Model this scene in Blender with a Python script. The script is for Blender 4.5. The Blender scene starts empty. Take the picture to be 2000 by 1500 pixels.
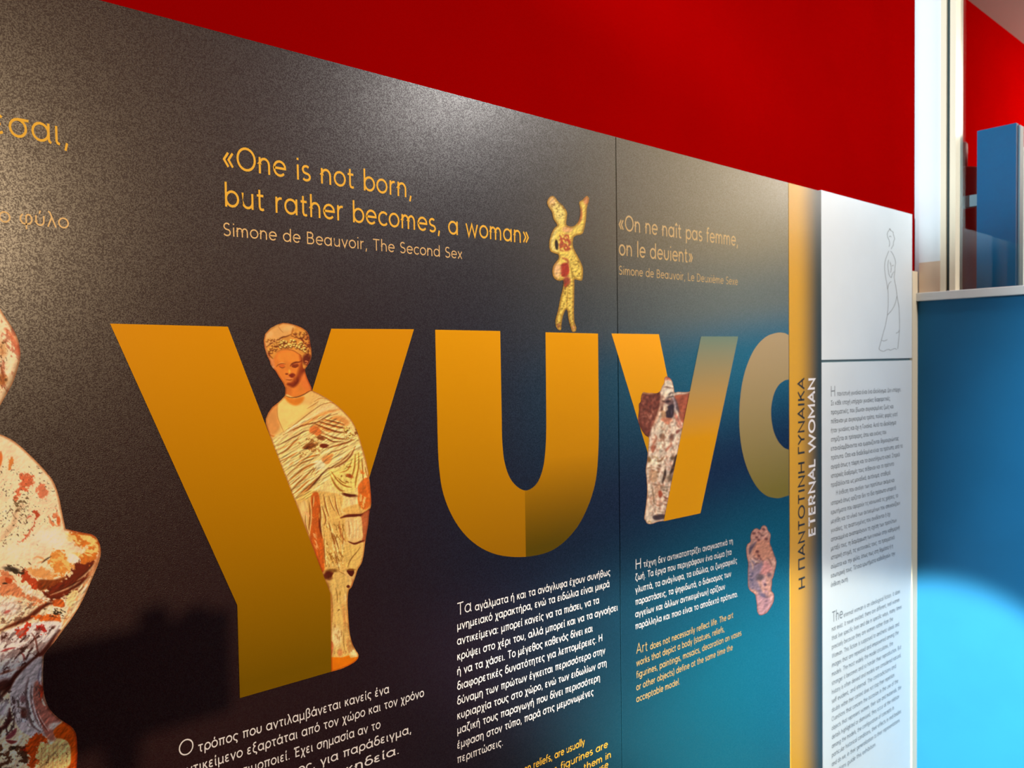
import bpy, bmesh, math
import numpy as np
from mathutils import Matrix, Vector

# ------------------------------------------------------------------ camera
C = bpy.context.scene
COL = C.collection
F = 1500.0
def _n(v): v = np.array(v, float); return v/np.linalg.norm(v)
ex = _n((1754.0, -71.0, F))
ed = np.array((700.0, 49500.0, F)); ed = ed - ex*ed.dot(ex); ed = _n(ed)
ez = -ed
ey = np.cross(ez, ex)
EYE = np.array((0.0, -1.01, 1.45))
cam = bpy.data.cameras.new('camera'); cam_ob = bpy.data.objects.new('camera', cam); COL.objects.link(cam_ob)
r_ = (ex[0], ey[0], ez[0]); u_ = (-ex[1], -ey[1], -ez[1]); b_ = (-ex[2], -ey[2], -ez[2])
cam_ob.matrix_world = Matrix(((r_[0], u_[0], b_[0], EYE[0]), (r_[1], u_[1], b_[1], EYE[1]), (r_[2], u_[2], b_[2], EYE[2]), (0, 0, 0, 1)))
cam.sensor_width = 36; cam.lens = F*36/2000; cam.clip_start = 0.01
cam.dof.use_dof = True; cam.dof.focus_distance = 1.02; cam.dof.aperture_fstop = 9.0
C.camera = cam_ob
C.view_settings.view_transform = 'Standard'; C.view_settings.look = 'None'
C.view_settings.gamma = 1; C.view_settings.use_curve_mapping = False
C.view_settings.exposure = 0.0

# ------------------------------------------------------------------ world and lights
w = bpy.data.worlds.new('world'); C.world = w; w.use_nodes = True
w.node_tree.nodes['Background'].inputs[0].default_value = (1.0, 0.93, 0.86, 1)
w.node_tree.nodes['Background'].inputs[1].default_value = 0.05

def aim(o, target):
    d = Vector(target) - o.location
    o.rotation_euler = d.to_track_quat('-Z', 'Y').to_euler()
def light(name, kind, loc, target, energy, color, **kw):
    l = bpy.data.lights.new(name, kind); l.energy = energy; l.color = color
    for k, v in kw.items(): setattr(l, k, v)
    o = bpy.data.objects.new(name, l); COL.objects.link(o); o.location = loc
    aim(o, target); return o
WARM = (1.0, 0.72, 0.42); COOL = (0.66, 0.90, 1.0)
LAMP = (0.08, -4.05, 2.25)
light('track_spot_light', 'SPOT', LAMP, (0.50, 0, 1.35), 400, WARM, spot_size=math.radians(46), spot_blend=0.7, shadow_soft_size=0.03)
light('added_fill_light', 'AREA', (2.2, -1.6, 2.92), (2.1, -1.0, 0), 62, (1, .95, .90), shape='RECTANGLE', size=.3, size_y=1.6)  # unseen fill, added to brighten the white boards
# cool unseen spots, added to shape the bright patches at the room's end
light('added_spot_low', 'SPOT', (-2.6, -0.62, 2.2), (2.51, -0.11, 0.33), 5200, (1, 1, .86), spot_size=math.radians(9.6), spot_blend=0.4, shadow_soft_size=0.03)
light('added_spot_post', 'SPOT', (-2.0, -0.9, 2.6), (2.47, -0.05, 2.75), 1000, COOL, spot_size=math.radians(27), spot_blend=0.5, shadow_soft_size=0.03)
light('added_spot_wide', 'SPOT', (-0.6, -1.9, 2.9), (2.51, -1.52, 1.2), 700, COOL, spot_size=math.radians(42), spot_blend=0.2, shadow_soft_size=0.15)
light('far_room_light', 'AREA', (4.9, -0.7, 2.9), (4.2, 0.2, 1.2), 120, (1, .88, .76), shape='RECTANGLE', size=1.5, size_y=1.5)

# ------------------------------------------------------------------ helpers
def ray(x, y):
    r = np.array(((x-1000)/F, (y-750)/F, 1.0))
    return np.array((r.dot(ex), r.dot(ey), r.dot(ez)))
FRONT = -0.010                      # the plane of the boards' printed faces
def W(x, y, Y=FRONT):               # a point of the photograph laid on the plane of the boards
    d = ray(x, y); t = (Y-EYE[1])/d[1]; p = EYE + d*t
    return p
def WX(x, y, X):                    # ... on the plane of the end partition
    d = ray(x, y); t = (X-EYE[0])/d[0]; return EYE + d*t
def link(o, parent=None):
    COL.objects.link(o)
    if parent is not None: o.parent = parent
    return o
def empty(name, loc, label=None, cat=None, group=None):
    o = bpy.data.objects.new(name, None); o.location = loc; o.empty_display_size = .05
    COL.objects.link(o)
    if label: o['label'] = label
    if cat: o['category'] = cat
    if group: o['group'] = group
    return o
def off(parent): return np.array(parent.location) if parent is not None else np.zeros(3)
def mesh(name, verts, faces, mat, parent=None, label=None):
    o_ = off(parent)
    v = np.asarray(verts, float) - o_
    me = bpy.data.meshes.new(name); me.from_pydata([tuple(q) for q in v], [], faces); me.update()
    me.materials.append(mat)
    o = link(bpy.data.objects.new(name, me), parent)
    if label: o['label'] = label
    return o
def box(name, a, b, mat, parent=None, label=None, bevel=0.0):
    bm = bmesh.new(); bmesh.ops.create_cube(bm, size=1)
    a = np.array(a, float); b = np.array(b, float); c = (a+b)/2; s = abs(b-a); o_ = off(parent)
    for v in bm.verts: v.co = Vector((v.co.x*s[0]+c[0]-o_[0], v.co.y*s[1]+c[1]-o_[1], v.co.z*s[2]+c[2]-o_[2]))
    if bevel: bmesh.ops.bevel(bm, geom=bm.edges[:], offset=bevel, segments=2, affect='EDGES', profile=.5)
    me = bpy.data.meshes.new(name); bm.to_mesh(me); bm.free(); me.materials.append(mat)
    o = link(bpy.data.objects.new(name, me), parent)
    if label: o['label'] = label
    return o
def struct(o): o['kind'] = 'structure'; return o
def lin(r, g, b):
    f = lambda c: (c/255/12.92) if c/255 <= .04045 else ((c/255+.055)/1.055)**2.4
    return (f(r), f(g), f(b), 1)

class NT:
    def __init__(s, name):
        s.m = bpy.data.materials.new(name); s.m.use_nodes = True; s.t = s.m.node_tree
        s.b = s.t.nodes['Principled BSDF']; s.pos = None
    def n(s, kind, **kw):
        x = s.t.nodes.new(kind)
        for k, v in kw.items():
            if k.startswith('i_'): x.inputs[int(k[2:])].default_value = v
            else: setattr(x, k, v)
        return x
    def l(s, a, b): s.t.links.new(a, b)
    def xyz(s):
        if s.pos is None:
            g = s.n('ShaderNodeNewGeometry'); q = s.n('ShaderNodeSeparateXYZ'); s.l(g.outputs['Position'], q.inputs[0]); s.pos = q; s.geo = g
        return s.pos
    def rng(s, src, a, b, c=0., d=1., smooth=True):
        m = s.n('ShaderNodeMapRange'); m.interpolation_type = 'SMOOTHSTEP' if smooth else 'LINEAR'
        m.inputs[1].default_value = a; m.inputs[2].default_value = b; m.inputs[3].default_value = c; m.inputs[4].default_value = d
        s.l(src, m.inputs[0]); return m.outputs[0]
    def mix(s, fac, a, b, blend='MIX'):
        m = s.n('ShaderNodeMix', data_type='RGBA', blend_type=blend)
        for val, idx in ((fac, 0), (a, 6), (b, 7)):
            if hasattr(val, 'default_value') or hasattr(val, 'is_linked'): s.l(val, m.inputs[idx])
            else: m.inputs[idx].default_value = val
        return m.outputs[2]
    def base(s, v):
        if isinstance(v, tuple): s.b.inputs['Base Color'].default_value = v
        else: s.l(v, s.b.inputs['Base Color'])
    def set(s, **kw):
        for k, v in kw.items(): s.b.inputs[k.replace('_', ' ')].default_value = v
    def noise(s, scale, detail=3, rough=.5, coord='pos', sc3=None):
        n = s.n('ShaderNodeTexNoise'); n.inputs['Scale'].default_value = scale; n.inputs['Detail'].default_value = detail; n.inputs['Roughness'].default_value = rough
        s.xyz()
        src = s.geo.outputs['Position']
        if sc3:
            mp = s.n('ShaderNodeMapping'); mp.inputs['Scale'].default_value = sc3; s.l(src, mp.inputs[0]); src = mp.outputs[0]
        s.l(src, n.inputs['Vector']); return n.outputs['Fac']
    def bump(s, h, strength, dist):
        b = s.n('ShaderNodeBump'); b.inputs['Strength'].default_value = strength; b.inputs['Distance'].default_value = dist
        s.l(h, b.inputs['Height']); s.l(b.outputs[0], s.b.inputs['Normal'])
def plain(name, col, rough=.5, bump=None, var=0.0, **kw):
    t = NT(name); t.set(Roughness=rough, **kw)
    if var:
        nn = t.noise(6, 4); c2 = tuple(min(1, c*(1-var)) for c in col[:3])+(1,)
        t.base(t.mix(t.rng(nn, .35, .65), col, c2))
    else: t.base(col)
    if bump: t.bump(t.noise(bump[0], 3), bump[1], bump[2])
    return t.m

# ------------------------------------------------------------------ materials
RED = plain('red_wall_paint', (0.31, 0.0002, 0.0003, 1), .7, (900, .15, .0006), .04, Specular_IOR_Level=.0)
CEIL = plain('ceiling_paint', (.62, .54, .49, 1), .9, (500, .3, .001))
FLOOR = plain('floor_vinyl', (.10, .075, .055, 1), .45, (60, .1, .001), .3)
CREAMW = plain('cream_wall_paint', (.60, .50, .34, 1), .8, (700, .2, .0006), .05)
DARKW = plain('dark_wall_paint', (.06, .045, .035, 1), .8, (700, .2, .0006), .05)
BLUE = plain('blue_satin_laminate', (.014, .142, .305, 1), .4, (1500, .1, .0002), .05, Specular_IOR_Level=.15)
SLAB = plain('blue_matt_paint', (.003, .10, .23, 1), .6, (1200, .2, .0003), .06, Specular_IOR_Level=.1)
SLABE = plain('grey_board_edge', (.14, .22, .25, 1), .6)
POST = plain('white_gloss_paint', (.88, .90, .90, 1), .35, (800, .08, .0003))
CREAM = plain('cream_frame_coating', (.86, .74, .54, 1), .4)
PEACH = plain('peach_light_tint', (.80, .58, .40, 1), .5)  # warm light on the post's lower end, put into the colour
SILL = plain('sill_coating', (.74, .75, .74, 1), .4, (400, .05, .0003))
GAP = plain('dark_rubber_gasket', (.012, .03, .03, 1), .6)
GROUT = plain('dark_joint', (.01, .01, .01, 1), .8)
WHITEB = plain('white_panel_print', (.78, .83, .86, 1), .42, (900, .06, .0002), .03)
DRED = plain('dark_red_gloss', (.16, .001, .002, 1), .3, Specular_IOR_Level=.2)
DRED2 = plain('mid_red_gloss', (.24, .006, .008, 1), .5, Specular_IOR_Level=.05)
def glass():
    t = NT('clear_glass'); fz = t.n('ShaderNodeFresnel'); fz.inputs['IOR'].default_value = 1.35
    tr = t.n('ShaderNodeBsdfTransparent'); gl = t.n('ShaderNodeBsdfGlossy'); gl.inputs['Roughness'].default_value = .02
    mx = t.n('ShaderNodeMixShader'); t.l(fz.outputs[0], mx.inputs[0]); t.l(tr.outputs[0], mx.inputs[1]); t.l(gl.outputs[0], mx.inputs[2])
    t.l(mx.outputs[0], t.t.nodes['Material Output'].inputs['Surface']); return t.m
GLASS = glass()

IORP = 1.9
def board_mat():
    # printed background: maroon black on the left running into a slanting teal, navy and olive wash with painted-in reflections on the right
    t = NT('dark_print_with_reflections'); x = t.xyz()
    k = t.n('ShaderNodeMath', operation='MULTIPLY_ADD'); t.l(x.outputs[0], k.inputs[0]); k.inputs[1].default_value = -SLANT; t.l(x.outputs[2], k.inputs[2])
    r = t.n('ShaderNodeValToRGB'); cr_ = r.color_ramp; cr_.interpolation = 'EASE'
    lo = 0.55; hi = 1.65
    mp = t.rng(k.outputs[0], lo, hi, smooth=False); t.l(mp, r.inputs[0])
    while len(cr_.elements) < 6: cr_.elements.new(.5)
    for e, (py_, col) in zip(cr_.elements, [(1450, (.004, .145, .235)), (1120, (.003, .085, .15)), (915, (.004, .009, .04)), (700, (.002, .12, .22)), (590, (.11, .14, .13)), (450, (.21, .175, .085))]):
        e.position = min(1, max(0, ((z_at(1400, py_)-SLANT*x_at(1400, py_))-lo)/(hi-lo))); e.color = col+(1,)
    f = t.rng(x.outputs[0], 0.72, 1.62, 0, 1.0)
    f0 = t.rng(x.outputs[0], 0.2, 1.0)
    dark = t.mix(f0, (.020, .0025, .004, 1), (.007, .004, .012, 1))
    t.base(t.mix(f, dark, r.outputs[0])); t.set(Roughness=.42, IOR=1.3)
    t.l(t.rng(t.noise(750, 1, .6), .40, .62, .25, 1.0), t.b.inputs['Coat Weight']); t.b.inputs['Coat Roughness'].default_value = .29; t.b.inputs['Coat IOR'].default_value = 1.72
    t.bump(t.noise(800, 0, .5), .8, .0005)
    return t.m
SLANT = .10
def z_at(x, y): return float(W(x, y)[2])
def x_at(x, y): return float(W(x, y)[0])
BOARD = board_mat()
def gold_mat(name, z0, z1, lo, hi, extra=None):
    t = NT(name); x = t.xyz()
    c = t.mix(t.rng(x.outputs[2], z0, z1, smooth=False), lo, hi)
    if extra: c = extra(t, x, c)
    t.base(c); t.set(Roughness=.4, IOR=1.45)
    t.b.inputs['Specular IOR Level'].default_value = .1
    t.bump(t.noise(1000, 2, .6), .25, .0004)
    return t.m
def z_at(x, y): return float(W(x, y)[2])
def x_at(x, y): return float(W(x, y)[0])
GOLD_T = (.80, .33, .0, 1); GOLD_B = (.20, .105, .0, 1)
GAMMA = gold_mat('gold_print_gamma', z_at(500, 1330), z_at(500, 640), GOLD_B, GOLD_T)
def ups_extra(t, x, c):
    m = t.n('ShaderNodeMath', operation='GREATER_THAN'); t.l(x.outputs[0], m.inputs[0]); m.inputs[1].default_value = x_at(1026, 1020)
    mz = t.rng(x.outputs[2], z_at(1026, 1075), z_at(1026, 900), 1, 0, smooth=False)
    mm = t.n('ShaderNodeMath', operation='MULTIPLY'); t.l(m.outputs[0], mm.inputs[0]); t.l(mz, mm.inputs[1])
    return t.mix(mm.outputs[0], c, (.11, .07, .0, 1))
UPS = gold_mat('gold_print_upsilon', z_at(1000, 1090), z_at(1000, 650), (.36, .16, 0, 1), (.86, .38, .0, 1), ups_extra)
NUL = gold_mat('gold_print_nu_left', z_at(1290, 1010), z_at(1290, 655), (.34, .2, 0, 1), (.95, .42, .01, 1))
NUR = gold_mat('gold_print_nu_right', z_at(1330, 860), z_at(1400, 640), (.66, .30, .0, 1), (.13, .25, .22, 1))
ALPHA = gold_mat('gold_print_alpha', z_at(1500, 960), z_at(1500, 660), (.19, .155, .03, 1), (.44, .33, .19, 1))
def strip_mat():
    t = NT('gold_to_dark_print'); x = t.xyz()
    f = t.rng(x.outputs[0], x_at(1553, 700), x_at(1602, 700))
    t.base(t.mix(f, (.70, .36, .015, 1), (.035, .05, .05, 1))); t.set(Roughness=.34, IOR=1.45)
    t.bump(t.noise(420, 2, .6), .3, .0006)
    return t.m
STRIP = strip_mat()
TXT_GOLD = plain('gold_text_ink', (.95, .54, .06, 1), .5, Specular_IOR_Level=.1)
TXT_PALE = plain('pale_gold_text_ink', (.85, .55, .22, 1), .5)
TXT_TAN = plain('tan_text_ink', (.62, .42, .17, 1), .5)
TXT_WHITE = plain('white_text_ink', (.86, .84, .88, 1), .5, Specular_IOR_Level=.2)
TXT_DARK = plain('dark_text_ink', (.025, .028, .03, 1), .5)
TXT_GREY = plain('grey_text_ink', (.10, .12, .14, 1), .5)
LINE = plain('grey_drawing_ink', (.22, .24, .24, 1), .5)

# ------------------------------------------------------------------ setting
H = 3.0
XE = float(W(1784.5, 560, 0.0)[0])            # the corner where the partition meets the red wall
ZT = 0.5*(z_at(1000, 357-.265*540)+z_at(1540, 357))
ZS = float(WX(1788, 573, XE)[2])              # top of the sill
ZS2 = float(WX(1788, 589, XE)[2])
struct(box('wall_left', (-3.5, 0, 0), (XE+.06, .30, H), RED))
struct(box('wall_far', (XE+.06, .27, 0), (8.0, .40, H), RED))
struct(box('wall_right', (8.0, -5.2, 0), (8.1, .40, H), CREAMW))
struct(box('wall_back', (-3.5, -5.3, 0), (8.1, -5.2, H), DARKW))
struct(box('wall_front', (-3.6, -5.3, 0), (-3.5, .30, H), CREAMW))
struct(box('floor', (-3.6, -5.3, -.1), (8.1, .40, 0), FLOOR))
struct(box('ceiling', (-3.6, -5.3, H), (8.1, .40, H+.1), CEIL))
# trim of the wall beside the boards
zc = z_at(1786, 530)
struct(box('trim_1', (x_at(1781, 700), -.012, 0), (XE, 0.0, zc), CREAM))

# end partition: blue lower wall, cap, post and window frame
YP = -2.6
def py(x, y=450): return float(WX(x, y, XE)[1])
part = empty('partition', (XE, -1.3, 0), 'blue half-height partition with a white cap at the end of the red wall', 'partition')
box('partition_panel', (XE, YP, 0), (XE+.07, -.001, ZS2), BLUE, part)
box('cap', (XE-.012, YP-.01, ZS2), (XE+.09, -.001, ZS), SILL, part, 'pale sill cap', bevel=.002)
fr = empty('window_frame', (XE, -.06, ZS), 'white and cream upright window frame post standing on the partition cap', 'window frame')
ya, yb, yc, yd, ye = py(1795), py(1837), py(1849), py(1856), py(1867.5)
zq = float(WX(1810, 512, XE)[2])
box('corner_fillet', (XE+.006, ya, ZS), (XE+.06, 0, H), POST, fr)
box('post', (XE, yb, zq), (XE+.06, ya, H), POST, fr, 'broad white upright')
box('post_warm_end', (XE, yb, ZS), (XE+.06, ya, zq), PEACH, fr, 'lower end of the white upright, warm light painted in peach')
box('frame_profile', (XE-.006, yc, ZS), (XE+.05, yb-.0015, H), CREAM, fr, 'cream frame profile')
box('gasket', (XE+.004, yd, ZS), (XE+.05, yc, H), GAP, fr, 'dark gasket groove')
box('frame_profile', (XE-.006, ye, ZS), (XE+.05, yd, H), CREAM, fr, 'cream frame profile')
pn = box('window_1', (XE+.028, YP, ZS), (XE+.034, ye+.002, H), GLASS); struct(pn)

# blue upright board on the far side of the partition with a grey cross bar
XB = XE+.14
pa = WX(1908.5, 256, XB); pb = WX(1985, 239, XB); zb = 0.0
sl = empty('display_board', (XB+.03, (pa[1]+pb[1])/2, 0), 'tall blue upright board behind the partition cap with grey edge and cross bar', 'display board')
box('board', (XB, pb[1], 0), (XB+.022, pa[1], pa[2]), SLAB, sl)
box('edge_strip', (XB+.022, pb[1]-.004, 0), (XB+.055, pa[1], pa[2]-.003), SLABE, sl, 'grey edge layer')
pc = WX(1908, 380, XB+.03); pd = WX(1862, 409, XB+.03)
box('cross_bar', (XB+.024, pa[1], pd[2]), (XB+.05, pd[1]+.10, pc[2]), SLABE, sl, 'grey cross bar')
# dark red drum further back
def cyl(name, cx, cy, r, z0, z1, mat, parent, label=None, n=48):
    vs = []; fs = []
    prof = [(0, z0), (r, z0), (r, z1-.008), (r-.003, z1-.002), (r-.01, z1), (0, z1)]
    for (rr, z) in prof:
        for k in range(n): a = 2*math.pi*k/n; vs.append((cx+rr*math.cos(a), cy+rr*math.sin(a), z))
    for i in range(len(prof)-1):
        for k in range(n): fs.append((i*n+k, i*n+(k+1) % n, (i+1)*n+(k+1) % n, (i+1)*n+k))
    o = mesh(name, vs, fs, mat, parent, label)
    for p in o.data.polygons: p.use_smooth = True
    return o
dc = WX(1866, 400, XE+.42); 
d2 = WX(1908, 325, XE+.42)
dr = empty('red_drum', (XE+.42, dc[1]+.0, 0), 'dark red glossy drum with a narrower drum on top behind the window frame', 'drum')
R1 = abs(d2[1]-dc[1])+.02
cyl('lower_drum', XE+.42, dc[1], R1, 0, float(WX(1890, 316, XE+.30)[2]), DRED, dr)
cyl('upper_drum', XE+.42, dc[1], abs(WX(1889, 300, XE+.42)[1]-dc[1]), float(WX(1890, 316, XE+.30)[2]), float(WX(1880, 275, XE+.40)[2]), DRED2, dr)
# white board on the far wall
pw = W(1996, 288, .26)
box_o = empty('far_panel', (pw[0]+.5, .265, 0), 'white panel on the far red wall right of the blue upright board', 'panel')
box('board', (pw[0], .25, .3), (pw[0]+1.0, .268, pw[2]), WHITEB, box_o)
box('frame', (pw[0]-.01, .252, .29), (pw[0], .268, pw[2]+.01), SLABE, box_o)

# ------------------------------------------------------------------ boards on the wall
ZB = 0.06
seam = 0.5*(x_at(1203.5, 400)+x_at(1214.5, 1400)); xs1 = x_at(1541, 700); xs2 = x_at(1604.3, 700); xs3 = x_at(1781.5, 560)
JG = .0011
P1 = empty('exhibition_panel', (0.2, -.005, ZB), 'dark panel left of the seam with large golden letters and the English quotation', 'exhibition panel')
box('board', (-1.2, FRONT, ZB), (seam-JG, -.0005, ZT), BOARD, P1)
P2 = empty('exhibition_panel', ((seam+xs1)/2, -.005, ZB), 'dark blue panel right of the seam with the French quotation', 'exhibition panel')
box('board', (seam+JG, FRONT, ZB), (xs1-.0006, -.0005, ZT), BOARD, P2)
P3 = empty('title_strip', ((xs1+xs2)/2, -.005, ZB), 'narrow golden strip with sideways title lettering beside the white boards', 'title strip')
box('board', (xs1+.0003, FRONT-.0005, ZB), (xs2-.0003, -.0005, ZT), STRIP, P3)
zj = 0.5*(z_at(1604, 705.5)+z_at(1780, 702)); ZTW = 0.5*(z_at(1604, 374)+z_at(1782, 416))
P4 = empty('white_board', ((xs2+xs3)/2, -.005, zj), 'upper white board with a line drawing of a robed woman', 'white board')
box('board', (xs2+.0006, FRONT, zj+.0035), (xs3, -.0005, ZTW), WHITEB, P4, bevel=.0008)
P5 = empty('white_board', ((xs2+xs3)/2, -.005, ZB), 'lower white board with two long grey text columns', 'white board')
box('board', (xs2+.0006, FRONT, ZB), (xs3, -.0005, zj-.0035), WHITEB, P5, bevel=.0008)
struct(box('trim_2', (xs2, -.004, zj-.006), (xs3-.002, -.0002, zj+.006), SLABE))

# ------------------------------------------------------------------ printed letters
def Wp(pts, Y): return [W(x, y, Y) for x, y in pts]
def cr(pts, n=8, closed=True):
    P = np.array(pts, float); m = len(P); out = []
    for i in range(m if closed else m-1):
        if closed: a, b, c, d = P[(i-1) % m], P[i], P[(i+1) % m], P[(i+2) % m]
        else: a, b, c, d = P[max(i-1, 0)], P[i], P[i+1], P[min(i+2, m-1)]
        for k in range(n):
            t = k/n
            out.append(.5*((2*b)+(-a+c)*t+(2*a-5*b+4*c-d)*t*t+(-a+3*b-3*c+d)*t**3))
    if not closed: out.append(P[-1])
    return np.array(out)
def sheet(name, pts, Y, mat, parent, label=None, T=.0003):
    # a thin printed film lying on the board
    front = Wp(pts, Y); back = Wp(pts, Y)
    bm = bmesh.new(); o_ = off(parent)
    vs = [bm.verts.new(Vector(p-o_)) for p in front]
    f = bm.faces.new(vs)
    if f.normal.length == 0: f.normal_update()
    f.normal_update()
    if f.normal.y > 0: bmesh.ops.reverse_faces(bm, faces=[f])
    bmesh.ops.triangulate(bm, faces=bm.faces[:])
    me = bpy.data.meshes.new(name); bm.to_mesh(me); bm.free(); me.materials.append(mat)
    o = link(bpy.data.objects.new(name, me), parent)
    if label: o['label'] = label
    return o
Y1 = FRONT-.0002; Y2 = FRONT-.0004; Y3 = FRONT-.0006; Y4 = FRONT-.0008
g = empty('x', (0, 0, 0)); bpy.data.objects.remove(g)
# gamma: the right arm lies behind the printed statuette, the left arm and stem in front of it
sheet('printed_letter', [(560, 925), (647, 642), (808.5, 643), (722, 930), (648, 1150), (600, 1100)], Y1, GAMMA, P1, 'right arm of the large golden gamma')
sheet('printed_letter', [(215, 632), (445, 638), (645.5, 1160), (647, 1312), (468.5, 1363.5), (463.5, 1182)], Y3, GAMMA, P1, 'left arm and stem of the large golden gamma')
ups = [(850, 644), (977, 646.5)] + [tuple(p) for p in cr([(980, 820), (981, 862), (986, 905), (1000, 940), (1025, 958), (1048, 945), (1061, 912), (1066, 868), (1067, 820)], 5, False)] + \
      [(1065.5, 649), (1168, 651.5)] + [tuple(p) for p in cr([(1169.5, 800), (1169, 868), (1164, 935), (1148, 990), (1121, 1038), (1080, 1074), (1027, 1087.5), (970, 1083), (925, 1060), (890, 1020), (866, 965), (857, 905), (854.5, 840)], 5, False)]
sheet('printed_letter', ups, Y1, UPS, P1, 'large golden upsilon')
sheet('printed_letter', [(1194.3, 651.3), (1286.8, 652.8), (1338, 905), (1300, 1000), (1296, 985)], Y1, NUL, P2, 'left arm of the large golden nu')
sheet('printed_letter', [(1369.3, 657), (1442, 657), (1368, 1002.5), (1296.5, 1018)], Y3, NUR, P2, 'right arm of the large nu fading to teal at its top')
al = [(1540.3, 654.5)] + [tuple(p) for p in cr([(1533, 650.5), (1517, 650), (1493, 660), (1470, 688), (1452, 737), (1444.3, 797), (1446, 857), (1456, 905), (1474, 945), (1495, 967), (1517, 973), (1531, 970.5)], 6, False)] + [(1540.8, 967.5)] + \
     [(1540.8, 878)] + [tuple(p) for p in cr([(1533, 876), (1520, 862), (1510, 838), (1506, 805), (1510, 775), (1520, 753), (1533, 742.5)], 5, False)] + [(1540.5, 741)]
sheet('printed_letter', al, Y1, ALPHA, P2, 'tan alpha cut off by the panel edge')

# ------------------------------------------------------------------ a monoline lettering
def A(cx, cy, rx, ry, a0, a1, n=None):
    n = n or max(3, int(abs(a1-a0)/22))
    return [(cx+rx*math.cos(math.radians(a0+(a1-a0)*k/n)), cy+ry*math.sin(math.radians(a0+(a1-a0)*k/n))) for k in range(n+1)]
O_ = A(26, 25, 22.5, 22, 0, 360)
def sh(pl, dx, dy=0): return [[(x+dx, y+dy) for x, y in p] for p in pl]
def arch(x, w=32): return A(x+w/2, 28, w/2, 18.5, 180, 0)+[(x+w, 0)]
G = {}
G['o'] = G['ο'] = (52, [O_])
G['a'] = (57, [O_, [(49, 50), (49, 0)]])
G['α'] = (57, [O_, [(49, 50), (49, 10), (51, 4), (56, 1)]])
G['b'] = (54, [A(29, 25, 22, 22, 0, 360), [(7, 74), (7, 0)]])
G['c'] = (44, [A(26, 25, 22, 22, 42, 318)])
G['d'] = (57, [O_, [(49, 74), (49, 0)]])
G['e'] = (51, [[(4, 26), (47, 26)]+A(26, 25, 22, 22, 0, 318)[1:]])
G['f'] = (28, [[(29, 69), (22, 71), (14, 67), (12, 60), (12, 0)], [(2, 46), (26, 46)]])
G['g'] = (57, [O_, [(49, 50), (49, 0)]+A(27, -1, 22, 18, 0, -150)])
G['h'] = (50, [[(7, 74), (7, 0)], [(7, 28)]+arch(7, 35)])
G['i'] = (15, [[(7.5, 48), (7.5, 0)], [(7.5, 62), (7.5, 69)]])
G['î'] = (18, [[(9, 48), (9, 0)], [(0, 58), (9, 68), (18, 58)]])
G['j'] = (15, [[(7.5, 48), (7.5, -12), (2, -18)], [(7.5, 62), (7.5, 69)]])
G['Q'] = (72, [A(36, 35, 31.5, 32.5, 0, 360, 24), [(44, 18), (66, -3)]])
G['k'] = (44, [[(7, 74), (7, 0)], [(36, 48), (7, 20)], [(17, 30), (39, 0)]])
G['l'] = (15, [[(7.5, 74), (7.5, 0)]])
G['m'] = (76, [[(7, 50), (7, 0)], [(7, 28)]+arch(7, 30), [(37, 28)]+arch(37, 30)])
G['n'] = (50, [[(7, 50), (7, 0)], [(7, 28)]+arch(7, 35)])
G['p'] = (54, [A(29, 25, 22, 22, 0, 360), [(7, 50), (7, -20)]])
G['q'] = (57, [O_, [(49, 50), (49, -20)]])
G['r'] = (31, [[(7, 50), (7, 0)], [(7, 26)]+A(24, 28, 17, 18.5, 180, 75)])
G['s'] = (38, [A(19, 35.5, 13.5, 11.5, 40, 265)+A(19, 13, 15, 11, 80, -145)[1:]])
G['t'] = (31, [[(12, 64), (12, 12), (15, 5), (22, 3), (28, 5)], [(2, 46), (27, 46)]])
G['u'] = (51, [[(7, 48), (7, 20)]+A(25, 21, 18, 17.5, 180, 360)+[(43, 48)], [(43, 20), (43, 0)]])
G['υ'] = (50, [[(7, 48), (7, 22)]+A(25, 22, 18, 18.5, 180, 360)+[(43, 48)]])
G['v'] = G['ν'] = (46, [[(3, 48), (23, 2), (43, 48)]])
G['V'] = (50, [[(7, 48), (7, 22)]+A(25, 22, 18, 18.5, 180, 360)+[(43, 48)]])     # the round v
G['w'] = (72, [[(4, 48), (19, 2), (36, 46), (53, 2), (68, 48)]])
G['ω'] = (72, [[(14, 47)]+A(21, 20, 15.5, 16.5, 150, 350)+[(36, 36)], [(36, 36)]+A(51, 20, 15.5, 16.5, 190, 390)+[(58, 47)]])
G['W'] = (98, [[(3, 68), (25, 2), (49, 66), (73, 2), (95, 68)]])
G['x'] = (42, [[(4, 48), (38, 0)], [(38, 48), (4, 0)]])
G['y'] = (46, [[(3, 48), (23, 2)], [(43, 48), (15, -20)]])
G['z'] = (42, [[(5, 46), (36, 46), (5, 3), (38, 3)]])
G['β'] = (50, [[(7, -20), (7, 52)]+A(23, 53, 16, 17, 180, -70)+A(24, 20, 20, 17, 75, -150)])
G['γ'] = (46, [[(3, 48), (23, 2), (43, 48)], [(23, 2), (23, -20)]])
G['δ'] = (50, [A(26, 23, 21, 20, 0, 360), [(14, 41), (11, 55), (18, 68), (30, 71), (40, 67)]])
G['ε'] = (42, [A(21, 36, 14, 10.5, 40, 270)+[(28, 25.5)], [(24, 25.5)]+A(21, 14, 16, 11, 95, 320)])
G['ζ'] = (42, [[(6, 67), (36, 67), (12, 42), (5, 24), (8, 9), (20, 2), (33, 1), (37, -7), (31, -16)]])
G['η'] = (50, [[(7, 50), (7, 0)], [(7, 28)]+A(24.5, 28, 17.5, 18.5, 180, 0)+[(42, -20)]])
G['θ'] = (52, [A(26, 35, 20, 35, 0, 360, 20), [(7, 36), (45, 36)]])
G['ι'] = (20, [[(7.5, 48), (7.5, 10), (10, 4), (17, 2)]])
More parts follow.
